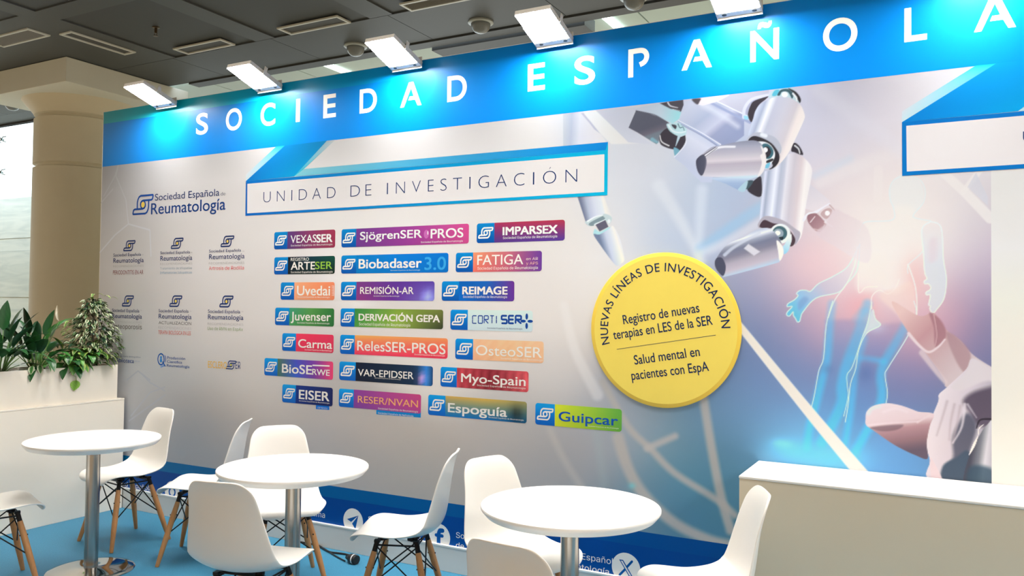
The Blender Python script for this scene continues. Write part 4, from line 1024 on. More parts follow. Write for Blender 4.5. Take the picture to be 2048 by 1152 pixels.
a = on_disc(k6(395,873)); b2 = on_disc(k6(973,790)); d = b2-a; n = np.array([-d[1], d[0]])/np.hypot(*d)*.0012
mb.add([(q[0], -.0072, q[1]) for q in (a+n, a-n, b2-n, b2+n)], [(0, 1, 2, 3)], NVD)
V_, F_, w, ch = text_geo('NUEVAS LÍNEAS DE INVESTIGACIÓN', 0.004, 1.08, True)
a0, a1 = math.radians(195), math.radians(3); rb = DR*.755
ang = a0+(a1-a0)*V_[:, 0]/w; rr = rb+V_[:, 1]/ch*DR*.112
flat_faces(mb, np.stack([rr*np.cos(ang), np.full(len(ang), -.0072), rr*np.sin(ang)], 1), F_, NVD)
o = mb.build('lettering', M['print'], YS); o['label'] = 'dark blue curved and straight wording'
# ------------------------------------------------------------------ ceiling: metal panels in a 1.24 m grid, with recessed fields
CZ = 3.80; WY = 1.92
mb = MB(); rec = MB(); gap = MB()
# recessed fields (x pitch 1.24, y pitch 1.30); cells around the column head are flush
fx = [-7.54+1.24*i for i in range(0, 11)]
rows = [(-0.07-1.30*j, 1.03-1.30*j) for j in range(0, 6)]
cells = []
for j, (y0, y1) in enumerate(rows):
    for i, x0 in enumerate(fx):
        if j == 0 and x0 < -6.4: continue
        cells.append((x0, x0+1.02, y0, y1))
holes = sorted(cells)
def plate(x0, x1, y0, y1): mb.box(x0, x1, y0, y1, CZ, CZ+0.012)
# strips along X between rows, then the pieces between fields
ye = 1.66
YB = -7.9
edges = [ye, 1.03]
for j, (y0, y1) in enumerate(rows):
    nxt = rows[j+1][1] if j+1 < len(rows) else YB
    cs_ = [c for c in cells if abs(c[2]-y0) < 1e-6]
    x = -15.9
    for c in sorted(cs_):
        if c[0]-x > 1e-3: plate(x, c[0], y0, y1)
        x = c[1]
    plate(x, 5.9, y0, y1)
    plate(-15.9, 5.9, nxt, y0)
# front row of flat panels with joints at x
jx = [-15.9]+[-6.34-1.24*i for i in range(5, 0, -1)]+[-6.34, -5.11, -3.87, -2.63, -1.39, -0.15, 1.09, 2.33, 5.9]
for a, b2 in zip(jx, jx[1:]): mb.box(a+0.003, b2-0.003, 1.036, ye, CZ, CZ+0.012)
mb.box(-15.9, -8.3, ye+.002, WY+.03, CZ, CZ+.012)
o = mb.build('ceiling', M['ceil']); tag(o, kind='structure')
for (x0, x1, y0, y1) in cells:
    rec.box(x0-0.02, x1+0.02, y0-0.02, y1+0.02, CZ+0.0122, CZ+0.016)
r_ = rec.build('recessed_field', M['ceil_rec'], o)
g_ = MB().box(-15.9, 5.9, YB, ye, CZ+0.10, CZ+0.13).build('ceiling_back', M['ceil_dark'], o)
# edge of the metal ceiling: dark gap, then a grey track
MB().box(-8.3, 5.9, ye+0.002, ye+0.05, CZ+0.015, CZ+0.10).build('edge_gap', M['ceil_dark'], o)
t1 = MB().box(-6.9, 5.9, ye+0.02, ye+0.15, CZ-0.012, CZ+0.03).build('trim_2', M['ceil']); tag(t1, kind='structure')
# paler, higher ceiling of the passage behind the booth wall
mb = MB()
for i in range(12):
    for j in range(4):
        mb.box(-8.2+1.2*i+.006, -8.2+1.2*(i+1)-.006, 1.8+1.1*j+.006, 1.8+1.1*(j+1)-.006, CZ+.10, CZ+.12)
mb.box(-8.2, 6, 1.8, 6.2, CZ+.121, CZ+.14)
o2 = mb.build('ceiling_passage', M['ceil_white']); tag(o2, kind='structure')
area('passage_light', (-3.0, 3.6, 2.2), (7.0, 1.6), 32.0, (0.86, 1.0, 0.98), rot=(PI, 0, 0))
for i, x in enumerate((-5.37, -2.45)):
    o = MB().box(x-.03, x+.03, 1.9, 3.6, CZ+.07, CZ+.10).build('strip_light', mat('lit_tube', (240, 250, 245), .4, noise=.01, emit=(235, 250, 245), estr=3.0))
    tag(o, ('white strip light over the wall between the second and third flood lamps', 'white strip light over the wall right of the fourth flood lamp')[i], 'strip light', 'strip lights on the pale ceiling')
o = MB().box(-4.0, -2.55, 1.84, 2.05, CZ-.03, CZ+.07).build('ceiling_duct', M['ceil'])
tag(o, 'long grey boxed duct under the ceiling edge, seen above the word gap of the header', 'duct')

# vents in the ceiling
M['louver'] = mat('louver_grey', (120, 124, 124), .5, noise=.02)
def vent(x0, x1, y0, y1, label, louv, along='x'):
    t_ = thing('ceiling_vent', label, 'vent', ((x0+x1)/2, (y0+y1)/2, CZ), 0, 'vents in the metal ceiling')
    a, b2 = (x1-x0)/2, (y1-y0)/2; w = .022
    f = MB()
    for (p, q, r, s) in ((-a, a, -b2, -b2+w), (-a, a, b2-w, b2), (-a, -a+w, -b2+w, b2-w), (a-w, a, -b2+w, b2-w)): f.box(p, q, r, s, -.012, .002)
    f.build('frame', M['vent_frame'], t_, bevel=.002)
    MB().box(-a+w, a-w, -b2+w, b2-w, -.001, .003).build('core', M['vent_core'], t_)
    if louv:
        n = int((2*b2-2*w)/.022)
        for i in range(n):
            y = -b2+w+(i+.5)*(2*b2-2*w)/n
            MB().add([(-a+w, y-.004, -.002), (a-w, y-.004, -.002), (a-w, y+.003, -.009), (-a+w, y+.003, -.009), (-a+w, y-.003, -.001), (a-w, y-.003, -.001), (a-w, y+.004, -.008), (-a+w, y+.004, -.008)],
                     [(0, 1, 2, 3), (7, 6, 5, 4), (0, 4, 5, 1), (2, 6, 7, 3), (0, 3, 7, 4), (1, 5, 6, 2)]).build('louver', M['louver'], t_)
    return t_
vent(-7.41, -6.73, -.08, .12, 'louvred ceiling vent near the left edge, in front of the column head', True)
vent(-6.63, -6.47, .13, .75, 'long narrow ceiling vent running towards the column head', False)
vent(-6.09, -5.49, .83, 1.0, 'ceiling vent above the first and second flood lamps, behind the sprinkler', False)
vent(-4.86, -4.22, .85, 1.02, 'ceiling vent above the second and third flood lamps', False)
vent(-3.64, -3.0, .87, 1.03, 'louvred ceiling vent cut by the top picture edge', True)
# smoke detectors
def detector(x, y, label):
    t_ = thing('smoke_detector', label, 'detector', (x, y, CZ), 0, 'domed detectors under the ceiling')
    MB().lathe([(.0, 0), (.10, 0), (.102, -.012), (.094, -.018), (0, -.018)][1:4], 32).build('base', M['dome'], t_, angle=40)
    MB().lathe([(.078, -.017), (.077, -.035), (.068, -.06), (.05, -.08), (.026, -.091), (.004, -.094)], 32).build('dome', mat('detector_dome', (128, 140, 150), .25, noise=.02), t_, smooth=True)
detector(-4.57, 1.50, 'domed detector left of the third flood lamp')
detector(-3.29, 1.48, 'domed detector between the third and fourth flood lamps')
detector(-2.03, 1.54, 'domed detector cut by the top picture edge')
detector(-9.41, 1.34, 'domed detector left of the column, by the window')
t_ = thing('sprinkler', 'small brass sprinkler head hanging from the recessed ceiling field', 'sprinkler', (-5.78, .42, CZ+.016))
br = mat('dull_brass', (96, 84, 66), .4, metal=.8, noise=.1)
MB().lathe([(.03, 0), (.03, -.008), (.012, -.012), (.012, -.05), (.006, -.055)], 16).build('body', br, t_, angle=40)
MB().lathe([(.02, -.075), (.02, -.079)], 16).build('deflector', br, t_)
f = MB()
for s in (-1, 1): f.tube([(.010*s, 0, -.05), (.016*s, 0, -.062), (.004*s, 0, -.076)], .003, 6)
f.build('arm', br, t_)

# ------------------------------------------------------------------ round column with its square head, behind the left end of the wall
cx, cy, cr_ = -7.93, 1.20, .425
ct = thing('column', 'thick round painted concrete column with ring grooves behind the wall end', 'column', (cx, cy, 0))
zg1, zg2 = 2.90, 3.395
prof = [(cr_+.01, 0), (cr_, .3)]
for zg in (zg1, zg2): prof += [(cr_, zg-.022), (cr_-.03, zg-.012), (cr_-.03, zg+.012), (cr_, zg+.022)]
prof += [(cr_+.004, zg2+.035), (cr_+.03, zg2+.07), (cr_+.075, zg2+.12), (cr_+.12, CZ-.225)]
MB().lathe(prof, 72).build('shaft', M['concrete'], ct, angle=25)
MB().box(-.72, .76, -.66, .70, CZ-.235, CZ-.004).build('head', M['concrete_beam'], ct, bevel=.006)

# ------------------------------------------------------------------ point-fixed glazing, with a marble wall outside
WY = 1.92
mm = bpy.data.materials.new('white_veined_marble'); mm.use_nodes = True
t = mm.node_tree; b = t.nodes['Principled BSDF']
tc = t.nodes.new('ShaderNodeTexCoord'); mp = t.nodes.new('ShaderNodeMapping'); mp.inputs['Rotation'].default_value = (0.2, 0.7, 0.3); mp.inputs['Scale'].default_value = (.5, .5, 4.0)
wv = t.nodes.new('ShaderNodeTexNoise'); wv.inputs['Scale'].default_value = 2.2; wv.inputs['Detail'].default_value = 8; wv.inputs['Distortion'].default_value = 1.4
cr = t.nodes.new('ShaderNodeValToRGB')
for e, (p, c) in zip(cr.color_ramp.elements, ((.34, (204, 216, 216)), (.62, (224, 232, 230)))): e.position = p; e.color = (*lin(c), 1)
t.links.new(tc.outputs['Object'], mp.inputs['Vector']); t.links.new(mp.outputs['Vector'], wv.inputs['Vector']); t.links.new(wv.outputs['Fac'], cr.inputs['Fac']); t.links.new(cr.outputs['Color'], b.inputs['Base Color'])
b.inputs['Roughness'].default_value = .35
mb = MB()
MY = 3.4; zj = [0, .55, .75, 1.40, 1.60, 2.32, 2.52, 3.155]
for z0, z1 in zip(zj, zj[1:]):
    off = .006 if z1-z0 < .3 else 0
    for i in range(8): mb.box(-18+1.5*i+.003, -18+1.5*(i+1)-.003, MY+off, MY+.12, z0+.002, z1-.002)
mb.box(-18, -6, MY+.02, MY+.12, 0, zj[-1]-.01)
o = mb.build('wall_outside', mm); tag(o, kind='structure')
alu = mat('pale_steel_fitting', (170, 190, 196), .3, metal=.8, noise=.03)
gm = bpy.data.materials.new('clear_glass'); gm.use_nodes = True
t = gm.node_tree; b = t.nodes['Principled BSDF']
b.inputs['Base Color'].default_value = (.93, .98, .98, 1); b.inputs['Roughness'].default_value = 0; b.inputs['Transmission Weight'].default_value = 1; b.inputs['IOR'].default_value = 1.0
nz = t.nodes.new('ShaderNodeTexNoise'); nz.inputs['Scale'].default_value = .5
mr = t.nodes.new('ShaderNodeMapRange'); mr.inputs['To Max'].default_value = .02
t.links.new(nz.outputs['Fac'], mr.inputs['Value']); t.links.new(mr.outputs['Result'], b.inputs['Roughness'])
mb = MB()
for x0, x1 in ((-15, -12.65), (-12.64, -10.667), (-10.652, -8.6)): mb.box(x0, x1, WY+.05, WY+.062, 0.0, CZ-.02)
o = mb.build('window_1', gm); tag(o, kind='structure')
fr = MB().box(-15, -8.3, WY+.03, WY+.09, CZ-.02, CZ+.1); fr.build('window_frame', M['ceil_dark'], o)
for z in (3.18, 3.60):
    f = MB(); x = -10.66
    f.lathe([(.018, 0), (.018, .03)], 12, c=(x, WY+.03, z), axis='y')
    for sx in (-1, 1):
        for sz in (-1, 1):
            f.tube([(x, WY+.01, z), (x+.035*sx, WY+.0, z+.025*sz), (x+.06*sx, WY+.03, z+.036*sz)], .006, 6)
    f.build('glass_fitting', alu, o)
# ------------------------------------------------------------------ flood lamps clamped on the wall top
def flood_lamp(x, label):
    t_ = thing('flood_lamp', label, 'flood lamp', (x, 0, 0), 0, 'LED flood lamps along the wall top')
    th = math.radians(18); c_, s_ = math.cos(th), math.sin(th)
    def T(px, py, pz): return (px, -.035-py*c_+pz*s_, 2.972+py*s_+pz*c_)
    def bx(m_, a0, a1, b0, b1, z0, z1):
        v = [T(x_, y_, z_) for z_ in (z0, z1) for y_ in (b0, b1) for x_ in (a0, a1)]
        m_.add(v, [(0, 2, 3, 1), (4, 5, 7, 6), (0, 1, 5, 4), (2, 6, 7, 3), (0, 4, 6, 2), (1, 3, 7, 5)][::1])
    W, L = .104, .285
    h = MB(); bx(h, -W, W, 0, L, .004, .030); bx(h, -W, W, 0, .036, .0, .0041)
    for i in range(9): bx(h, -W*.8+i*.02, -W*.8+i*.02+.006, .06, .25, .03, .045)
    hb = h.build('housing', M['lamp_body'], t_, bevel=.002)
    f = MB(); bx(f, -W+.003, W-.003, .036, L-.002, -.001, .004); d = f.build('diffuser', M['lamp_face'], t_); d['label'] = 'glowing white diffuser'
    for sx in (-.07, .075):
        s2 = MB(); v0 = T(sx, .018, -.0005)
        pts = [T(sx+.012*math.cos(2*PI*i/12), .018+.007*math.sin(2*PI*i/12), z_) for z_ in (-.002, .001) for i in range(12)]
        s2.add(pts, [tuple(range(12)), tuple(range(12, 24))[::-1]]+[(i, 12+i, 12+(i+1) % 12, (i+1) % 12) for i in range(12)]); s2.build('screw', M['rubber'], t_)
    y = MB(); bx(y, W+.001, W+.005, -.005, .17, .0, .03); bx(y, W+.001, W+.005, .145, .17, .03, .06); bx(y, -W-.005, -W-.001, -.005, .17, .0, .03)
    y.box(-W-.005, W+.005, -.030, -.026, 2.965, 3.03); y.box(-W*.6, W*.6, -.030, .104, 3.022, 3.028); y.box(-W*.6, W*.6, .101, .105, 2.95, 3.028)
    y.box(-W-.005, W+.005, -.030, -.026, 2.962, 2.966)
    y.build('bracket', M['lamp_body'], t_)
LL_ = [(-5.06, 'flood lamp left of the first header letter, farthest along the wall'), (-4.03, 'flood lamp above the header letters C and I'), (-2.90, 'flood lamp above the first header letter A, beside a domed detector'),
       (-1.91, 'flood lamp above the second header letter E'), (-.91, 'flood lamp above the header letter with the tilde'), (.10, 'flood lamp above the last header letter, beyond the picture edge')]
for x, l in LL_: flood_lamp(x, 'white LED '+l)
# ------------------------------------------------------------------ counters
ct_ = thing('low_counter', 'long white laminate counter on the left running out from the graphic wall', 'counter', (-5.46, 0, 0))
MB().box(-.42, 0, -3.2, -.022, .0, .806).build('body', M['counter'], ct_, bevel=.002)
MB().box(-.422, .002, -3.2, -.021, .806, .818).build('top', M['counter'], ct_, bevel=.003)
rc_ = thing('high_counter', 'white laminate counter block at the right against the gloved hand picture', 'counter', (-.815, 0, 0))
MB().box(.002, 2.6, -.415, -.005, 0, .803).build('body', M['counter_shaded'], rc_, bevel=.002)
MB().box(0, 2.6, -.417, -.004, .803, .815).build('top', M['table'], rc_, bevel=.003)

# ------------------------------------------------------------------ tables
def make_table():
    t_ = thing('round_table', '', 'table', (0, 0, 0), 0, 'round white tables in front of the wall')
    R_ = .357
    MB().lathe([(.30, .708), (.338, .717), (R_-.003, .735), (R_, .740), (R_, .747), (R_-.002, .750), (.2, .750), (.01, .750)], 96).build('tabletop', M['table'], t_, angle=35)
    MB().lathe([(.037, .014), (.037, .708)], 40).build('pillar', M['steel'], t_, angle=40)
    MB().lathe([(.14, .698), (.14, .708)], 32).build('mounting_plate', M['black'], t_, angle=40)
    MB().lathe([(.232, 0), (.232, .004), (.226, .009), (.19, .013), (.05, .018), (.04, .022)], 80).build('base', M['chrome'], t_, angle=40)
    return t_
tb = make_table()
TB = [((-4.33, -1.035), 'round white pedestal table farthest left, showing its whole shiny base'),
      ((-2.80, -1.035), 'round white pedestal table in the middle, with a chair back in front of it'),
      ((-1.335, -1.035), 'round white pedestal table nearest the right counter')]
for i, ((x, y), l) in enumerate(TB):
    o = tb if i == 0 else copy_tree(tb)
    o.location = (x, y, 0); o['label'] = l

# ------------------------------------------------------------------ chairs: one-piece shell on dowel legs
def make_shell(parent):
    prof = [(.231, .415), (.237, .423), (.231, .435), (.210, .446), (.165, .451), (.11, .445), (.05, .436), (-.01, .429), (-.07, .428), (-.125, .434), (-.17, .448), (-.203, .474), (-.222, .51), (-.234, .56), (-.244, .615), (-.254, .67), (-.264, .72), (-.275, .765), (-.290, .802), (-.302, .820)]
    prof = [(y*.845 if y > 0 else y+.015*(max(0, z-.46)/.36)**1.3, z-.009 if z < .46 else .451+(z-.46)*1.034) for y, z in prof]
    P = smooth(prof, 3, False)
    d = np.hypot(*np.diff(P, axis=0).T); s = np.concatenate([[0], np.cumsum(d)]); L = s[-1]; sn = s/L
    ws = [(0, .205), (.12, .222), (.3, .230), (.45, .236), (.55, .236), (.63, .226), (.72, .212), (.82, .198), (.92, .186), (1, .178)]
    ws = [(a, b_*(.922 if a < .5 else .916)*(1-.099*max(0, (a-.6)/.4))) for a, b_ in ws]
    w = np.interp(sn, [a for a, _ in ws], [b_ for _, b_ in ws])
    k = np.array([1, 2, 3, 2, 1.]); k /= k.sum(); wp = np.pad(w, 2, mode='edge'); w = np.convolve(wp, k, 'valid')
    for i in range(len(w)):
        for dist, r, ry in ((s[i], .075, .085), (L-s[i], .085, .080)):
            if dist < r: w[i] -= ry*(1-math.sqrt(max(0, 1-((r-dist)/r)**2)))*.98
    lf = np.interp(sn, [0, .1, .25, .42, .52, .6, .7, .82, .94, 1], [.0, .009, .020, .039, .054, .054, .046, .034, .016, .005])
    T = np.gradient(P, axis=0); T /= np.hypot(*T.T)[:, None]
    N = np.stack([T[:, 1], -T[:, 0]], 1)          # up on the seat, forwards on the back
    us = np.linspace(-1, 1, 17)
    vs = []; fs = []
    for i in range(len(P)):
        for u in us:
            o_ = lf[i]*abs(u)**2.3
            vs.append((u*w[i], P[i, 0]+N[i, 0]*o_, P[i, 1]+N[i, 1]*o_))
    n = len(us)
    for i in range(len(P)-1):
        for j in range(n-1): fs.append((i*n+j, i*n+j+1, (i+1)*n+j+1, (i+1)*n+j))
    o = MB().add(vs, fs).build('seat_shell', M['shell'], parent, smooth=True)
    so = o.modifiers.new('thickness', 'SOLIDIFY'); so.thickness = .010; so.offset = -1
    sb = o.modifiers.new('smooth', 'SUBSURF'); sb.levels = 1; sb.render_levels = 2
    return o
def make_chair():
    t_ = thing('shell_chair', '', 'chair', (0, 0, 0), 0, 'white shell chairs around the tables')
    make_shell(t_)
    TOP = {}; BOT = {}
    for sx in (-1, 1):
        for sy in (-1, 1):
            a = Vector((.105*sx, .095*sy-.01, .405)); b_ = Vector((.205*sx, .19*sy-.012, .0)); TOP[sx, sy] = a; BOT[sx, sy] = b_
            at_ = lambda q: a+(b_-a)*q
            lg = MB().tube([at_(.12), at_(.3), at_(.6), at_(.985), at_(1.0)], [.0135, .0165, .0165, .0115, .010], 14).build('leg', M['wood'], t_, angle=50)
            br_ = MB().tube([at_(0), at_(.17)], .0125, 10); br_.box(a.x-.012, a.x+.012, a.y-.014, a.y+.014, .398, .410); br_.build('leg_bracket', M['black'], lg)
            MB().tube([at_(.30)+Vector((0, -.02, 0)), at_(.30)+Vector((0, .02, 0))], .004, 8).build('bolt', M['black'], lg)
    pt = lambda k_, q: TOP[k_]+(BOT[k_]-TOP[k_])*q
    ring = [(-1, -1), (1, -1), (1, 1), (-1, 1)]
    for i in range(4):
        p, q = ring[i], ring[(i+1) % 4]
        m_ = MB(); m_.tube([pt(p, .06), pt(q, .56)], .0036, 8); m_.tube([pt(q, .06), pt(p, .56)], .0036, 8); m_.tube([pt(p, .05), pt(q, .05)], .0045, 8)
        m_.build('wire_brace', M['black'], t_)
    m_ = MB(); m_.box(-.10, .10, -.105, -.075, .403, .409); m_.box(-.10, .10, .06, .09, .403, .409); m_.box(-.02, .02, -.08, .07, .403, .409)
    for sx in (-.08, .08):
        for sy in (-.075, .06): m_.lathe([(.02, 0), (.02, .022)], 12, c=(sx, sy, .405))
    m_.build('seat_mount', M['black'], t_)
    return t_
ch = make_chair()
CH = [(-4.7, -0.566, 262, 'white shell chair between the left counter and the leftmost table, facing the table'),
      (-4.019, -0.537, 212, 'white shell chair in side view left of the middle table, close to the wall'),
      (-3.247, -0.631, 323.5, 'white shell chair behind the middle table, its seat facing the viewer'),
      (-2.634, -1.443, 102.7, 'white shell chair in front of the middle table, seen from behind'),
      (-2.393, -0.721, 203, 'white shell chair in side view right of the middle table, before the footer band'),
      (-1.68, -0.768, 340.5, 'white shell chair behind the left side of the right table, facing right'),
      (-1.169, -1.581, 85, 'white shell chair at the bottom edge, seen from behind in front of the right table'),
      (-0.901, -0.813, 204.5, 'white shell chair in front of the right counter, turned left'),
      (-4.533, -1.461, 70, 'white shell chair cut off by the left picture edge, only its seat front showing')]
for i, (x, y, a, l) in enumerate(CH):
    o = ch if i == 0 else copy_tree(ch)
    o.location = (x, y, 0); o.rotation_euler = (0, 0, math.radians(a-90)); o['label'] = l
# ------------------------------------------------------------------ planter with plants
pb = thing('planter_box', 'white rectangular planter box full of green plants on the left counter', 'planter', (-5.48, -.07, .8185))
PD, PL_, PH = .30, 3.0, .252
f = MB()
f.box(-.012, 0, -PL_, 0, 0, PH); f.box(-PD, -PD+.012, -PL_, 0, 0, PH); f.box(-PD+.012, -.012, -.012, 0, 0, PH); f.box(-PD+.012, -.012, -PL_, -PL_+.012, 0, PH); f.box(-PD+.012, -.012, -PL_+.012, -.012, 0, .02)
f.build('box', M['counter'], pb)
MB().box(-PD+.013, -.013, -PL_+.013, -.013, .02, PH-.03).build('soil', M['soil'], pb)
SOZ = .8185+PH-.03
def leaf_mat(name, c1, c2, edge=None, rough=.35):
    m = bpy.data.materials.new(name); m.use_nodes = True
    t = m.node_tree; b = t.nodes['Principled BSDF']
    a = t.nodes.new('ShaderNodeVertexColor'); a.layer_name = 'Col'
    t.links.new(a.outputs['Color'], b.inputs['Base Color'])
    b.inputs['Roughness'].default_value = rough; b.inputs['Subsurface Weight'].default_value = 0.0
    return m
LM = leaf_mat('leaf_blade', None, None)
rng = random.Random(7)
def leaf(mb, base, dirv, length, width, droop, col, ecol=None, fold=.25, n=9, tip=1.0, side=None, wave=0.0, twist=0.0):
    """leaf blade starting at base, heading along dirv and drooping; ecol colours the margin"""
    p = Vector(base); d = Vector(dirv).normalized(); step = length/n
    rt = d.cross(Vector((0, 0, 1)))
    if rt.length < .05: rt = Vector((1, 0, 0))
    rt.normalize()
    if side is not None: rt = Vector(side).normalized()
    if twist: rt = Matrix.Rotation(twist, 3, d) @ rt
    vs = []; fs = []; cs = []
    us = (-1, -.72, -.35, 0, .35, .72, 1)
    for i in range(n+1):
        s = i/n
        w = width*.5*(math.sin(PI*min(1, s**.75))**.8 if s < 1 else 0)
        w = max(w, .0008)
        up = rt.cross(d).normalized()
        for u in us:
            q = p+rt*(u*w)+up*(abs(u)*w*fold + wave*w*math.sin(s*14+u*3))
            if q.y > -.012 and base[1] < -.012: q.y = -.012
            vs.append(tuple(q))
            c = col if (ecol is None or abs(u) < .6) else ecol
            k = .86 if abs(u) < .1 else 1.0
            v = (1+.12*math.sin(s*30+abs(u)*9))
            cs.append(tuple(x*k*v for x in c))
        p = p+d*step
        d = (d+Vector((0, 0, -droop*step/length*2.2))).normalized()
    m = len(us)
    for i in range(n):
        for j in range(m-1): fs.append((i*m+j, i*m+j+1, (i+1)*m+j+1, (i+1)*m+j))
    mb.add(vs, fs, cs)
def stem(mb, pts, r, col):
    b = mb.n; mb.tube(pts, r, 6); mb.c.extend([tuple(col)]*(mb.n-b))
G1 = lin((40, 92, 48)); G2 = lin((66, 128, 58)); G3 = lin((96, 156, 72)); DK = lin((26, 66, 40)); CR = lin((226, 226, 186)); ST = lin((96, 140, 72))

def peace_lily(x, y, label, leaves, flowers, nm='peace_lily'):
    rl_ = random.Random(int(-y*1000))
    leaves = list(leaves)+[(rl_.uniform(35, 330), rl_.uniform(52, 84), rl_.uniform(.08, .24), rl_.uniform(.15, .21), rl_.uniform(.06, .08), rl_.uniform(.3, .9), rl_.choice([G1, DK, DK, G1, G2])) for _ in range(14)]
    t_ = thing(nm, label, 'plant', (x, y, SOZ))
    for (az, el, ln, bl, wd, dr, c) in leaves:
        a = math.radians(az); e = math.radians(el)
        d = Vector((math.cos(a)*math.cos(e), math.sin(a)*math.cos(e), math.sin(e)))
        m_ = MB(); b0 = Vector((.02*math.cos(a), .02*math.sin(a), 0)); p1 = b0+d*ln*.5+Vector((0, 0, .012)); p2 = b0+d*ln
        stem(m_, [b0, p1, p2], [.004, .0035, .0025], ST)
        d2 = (d+Vector((0, 0, -.35*dr))).normalized()
        leaf(m_, p2, d2, bl*1.15, wd*.82, dr, c, fold=.18, wave=.04)
        m_.build('leaf', LM, t_, smooth=True)
    for (pts, hgt, lean) in flowers:
        m_ = MB(); stem(m_, pts, .0028, ST); m_.build('flower_stem', LM, t_, smooth=True)
        m_ = MB(); leaf(m_, pts[-1], Vector((lean[0], lean[1], 1)), hgt, .030, -.1, lin((232, 226, 206)), fold=.7, side=(1, .6, 0)); m_.build('spathe', LM, t_, smooth=True)
    return t_
# positions along the box
def at(u, v, X): # point on the plane x = X seen at a measured photo position
    d = CM.T @ np.array([(u-1024)/FPX, (v-576)/FPX, 1.0]); t = (X-CAM[0])/d[0]; return CAM+t*d
peace_lily(-5.62, -.60, 'dark green peace lily with a white spathe in the planter, left of the column',
    [(78, 42, .17, .32, .085, 1.0, lin((78, 146, 62))), (20, 50, .13, .24, .09, .6, G1), (-20, 58, .16, .20, .08, .5, DK), (-60, 48, .13, .22, .09, .6, G1), (-95, 66, .20, .20, .08, .5, G1), (110, 56, .15, .22, .085, .6, G1), (150, 66, .22, .20, .08, .5, DK), (-130, 52, .15, .2, .08, .5, DK),
     (85, 74, .24, .25, .085, .9, G2), (60, 50, .15, .20, .075, .7, G1), (-40, 34, .07, .16, .07, 1.0, G1), (75, 40, .13, .22, .08, .8, G1), (5, 76, .26, .18, .08, .4, G1), (-75, 80, .27, .17, .08, .35, DK), (10, 50, .14, .19, .075, .7, G2), (25, 80, .16, .18, .08, .6, G2), (100, 40, .12, .18, .07, .9, G1), (-10, 40, .14, .18, .08, .9, G1)],
    [([(0, 0, 0), (.01, .05, .14), (.015, .11, .27), (.01, .15, .355)], .115, (-.05, -.12))])
peace_lily(-5.61, -.86, 'dark peace lily at the left picture edge with a cream spathe low among leaves',
    [(60, 58, .15, .2, .085, .5, G1), (20, 66, .2, .2, .09, .5, DK), (-20, 52, .15, .22, .09, .6, G1), (-60, 60, .2, .2, .08, .5, DK), (100, 52, .16, .2, .085, .6, G1), (140, 66, .22, .2, .08, .4, DK), (80, 80, .26, .18, .095, .5, G1), (-100, 76, .24, .2, .09, .4, G1), (0, 52, .16, .2, .075, .7, G1), (45, 48, .15, .2, .075, .8, G2), (-45, 40, .12, .2, .085, .8, DK), (30, 78, .22, .17, .085, .5, DK), (75, 30, .12, .18, .08, .7, G1), (10, 46, .17, .16, .08, .5, DK), (-5, 84, .3, .18, .1, .5, G1), (60, 70, .28, .17, .09, .4, DK)],
    [([(0, 0, 0), (.03, .06, .1), (.05, .09, .19)], .075, (0, .1))])
peace_lily(-5.62, -1.15, 'peace lily beyond the left picture edge, leaves spreading over the planter rim',
    [(az, el, .18, .2, .085, .6, c) for az, el, c in ((60, 55, G1), (20, 60, DK), (-20, 52, G1), (100, 60, DK), (-60, 50, G1), (0, 35, G1), (80, 40, G2), (45, 78, DK))], [])

def pothos(x, y, label, leaves):
    t_ = thing('pothos', label, 'plant', (x, y, SOZ))
    for (az, el, ln, bl, wd, dr, c, e) in leaves:
        a = math.radians(az); e_ = math.radians(el); d = Vector((math.cos(a)*math.cos(e_), math.sin(a)*math.cos(e_), math.sin(e_)))
        m_ = MB(); b0 = Vector((0, 0, 0)); p2 = b0+d*ln+Vector((0, 0, .02)); stem(m_, [b0, b0+d*ln*.5+Vector((0, 0, .02)), p2], .0022, ST)
        leaf(m_, p2, (d+Vector((0, 0, -.2))).normalized(), bl, wd, dr, c, e, fold=.22, wave=.05); m_.build('leaf', LM, t_, smooth=True)
    return t_
r7 = random.Random(11)
def rl(n, cs, es, elr=(10, 75), lr=(.05, .14)):
    return [(-100+220*i/n+r7.uniform(-12, 12), r7.uniform(*elr), r7.uniform(*lr), r7.uniform(.10, .14), r7.uniform(.05, .07), r7.uniform(.5, 1.3), r7.choice(cs), r7.choice(es)) for i in range(n)]
YG = lin((150, 176, 84)); LG = lin((196, 208, 140))
pothos(-5.58, -.40, 'yellow edged pothos in the middle of the planter, beside the lily', rl(28, [G1, G2, G3], [None, G3, YG]))
pothos(-5.56, -.27, 'cream edged pothos at the foot of the small fig tree', rl(26, [G2, G3, G1], [None, YG, LG], (10, 75), (.05, .15)))
t_ = thing('pothos_vine', 'single pothos vine hanging over the planter front with one bright green leaf', 'plant', (-5.55, -.42, SOZ))
m_ = MB(); stem(m_, [(0, 0, .0), (.05, -.01, .045), (.078, -.02, .035), (.083, -.02, -.02), (.082, .015, -.035), (.082, .02, -.065)], .002, lin((190, 200, 120))); m_.build('vine', LM, t_, smooth=True)
m_ = MB(); leaf(m_, (.082, .02, -.062), (0, -.25, -1), .075, .07, .0, lin((120, 172, 60)), lin((140, 186, 80)), fold=.1, side=(.15, 1, -.2)); m_.build('leaf', LM, t_, smooth=True)
t_ = thing('fittonia', 'small white veined leaves hanging over the planter rim below the lily', 'plant', (-5.52, -.66, SOZ))
for (dy, dz, az) in ((0, .03, -10), (.05, .035, 20), (-.05, .025, -30)):
    m_ = MB(); stem(m_, [(0, dy*.3, 0), (.02, dy*.7, .035+dz), (.038, dy, .03+dz)], .002, ST)
    leaf(m_, (.038, dy, .03+dz), (.5, math.sin(math.radians(az)), -.5), .065, .04, .9, G2, lin((206, 218, 190)), fold=.15); m_.build('leaf', LM, t_, smooth=True)

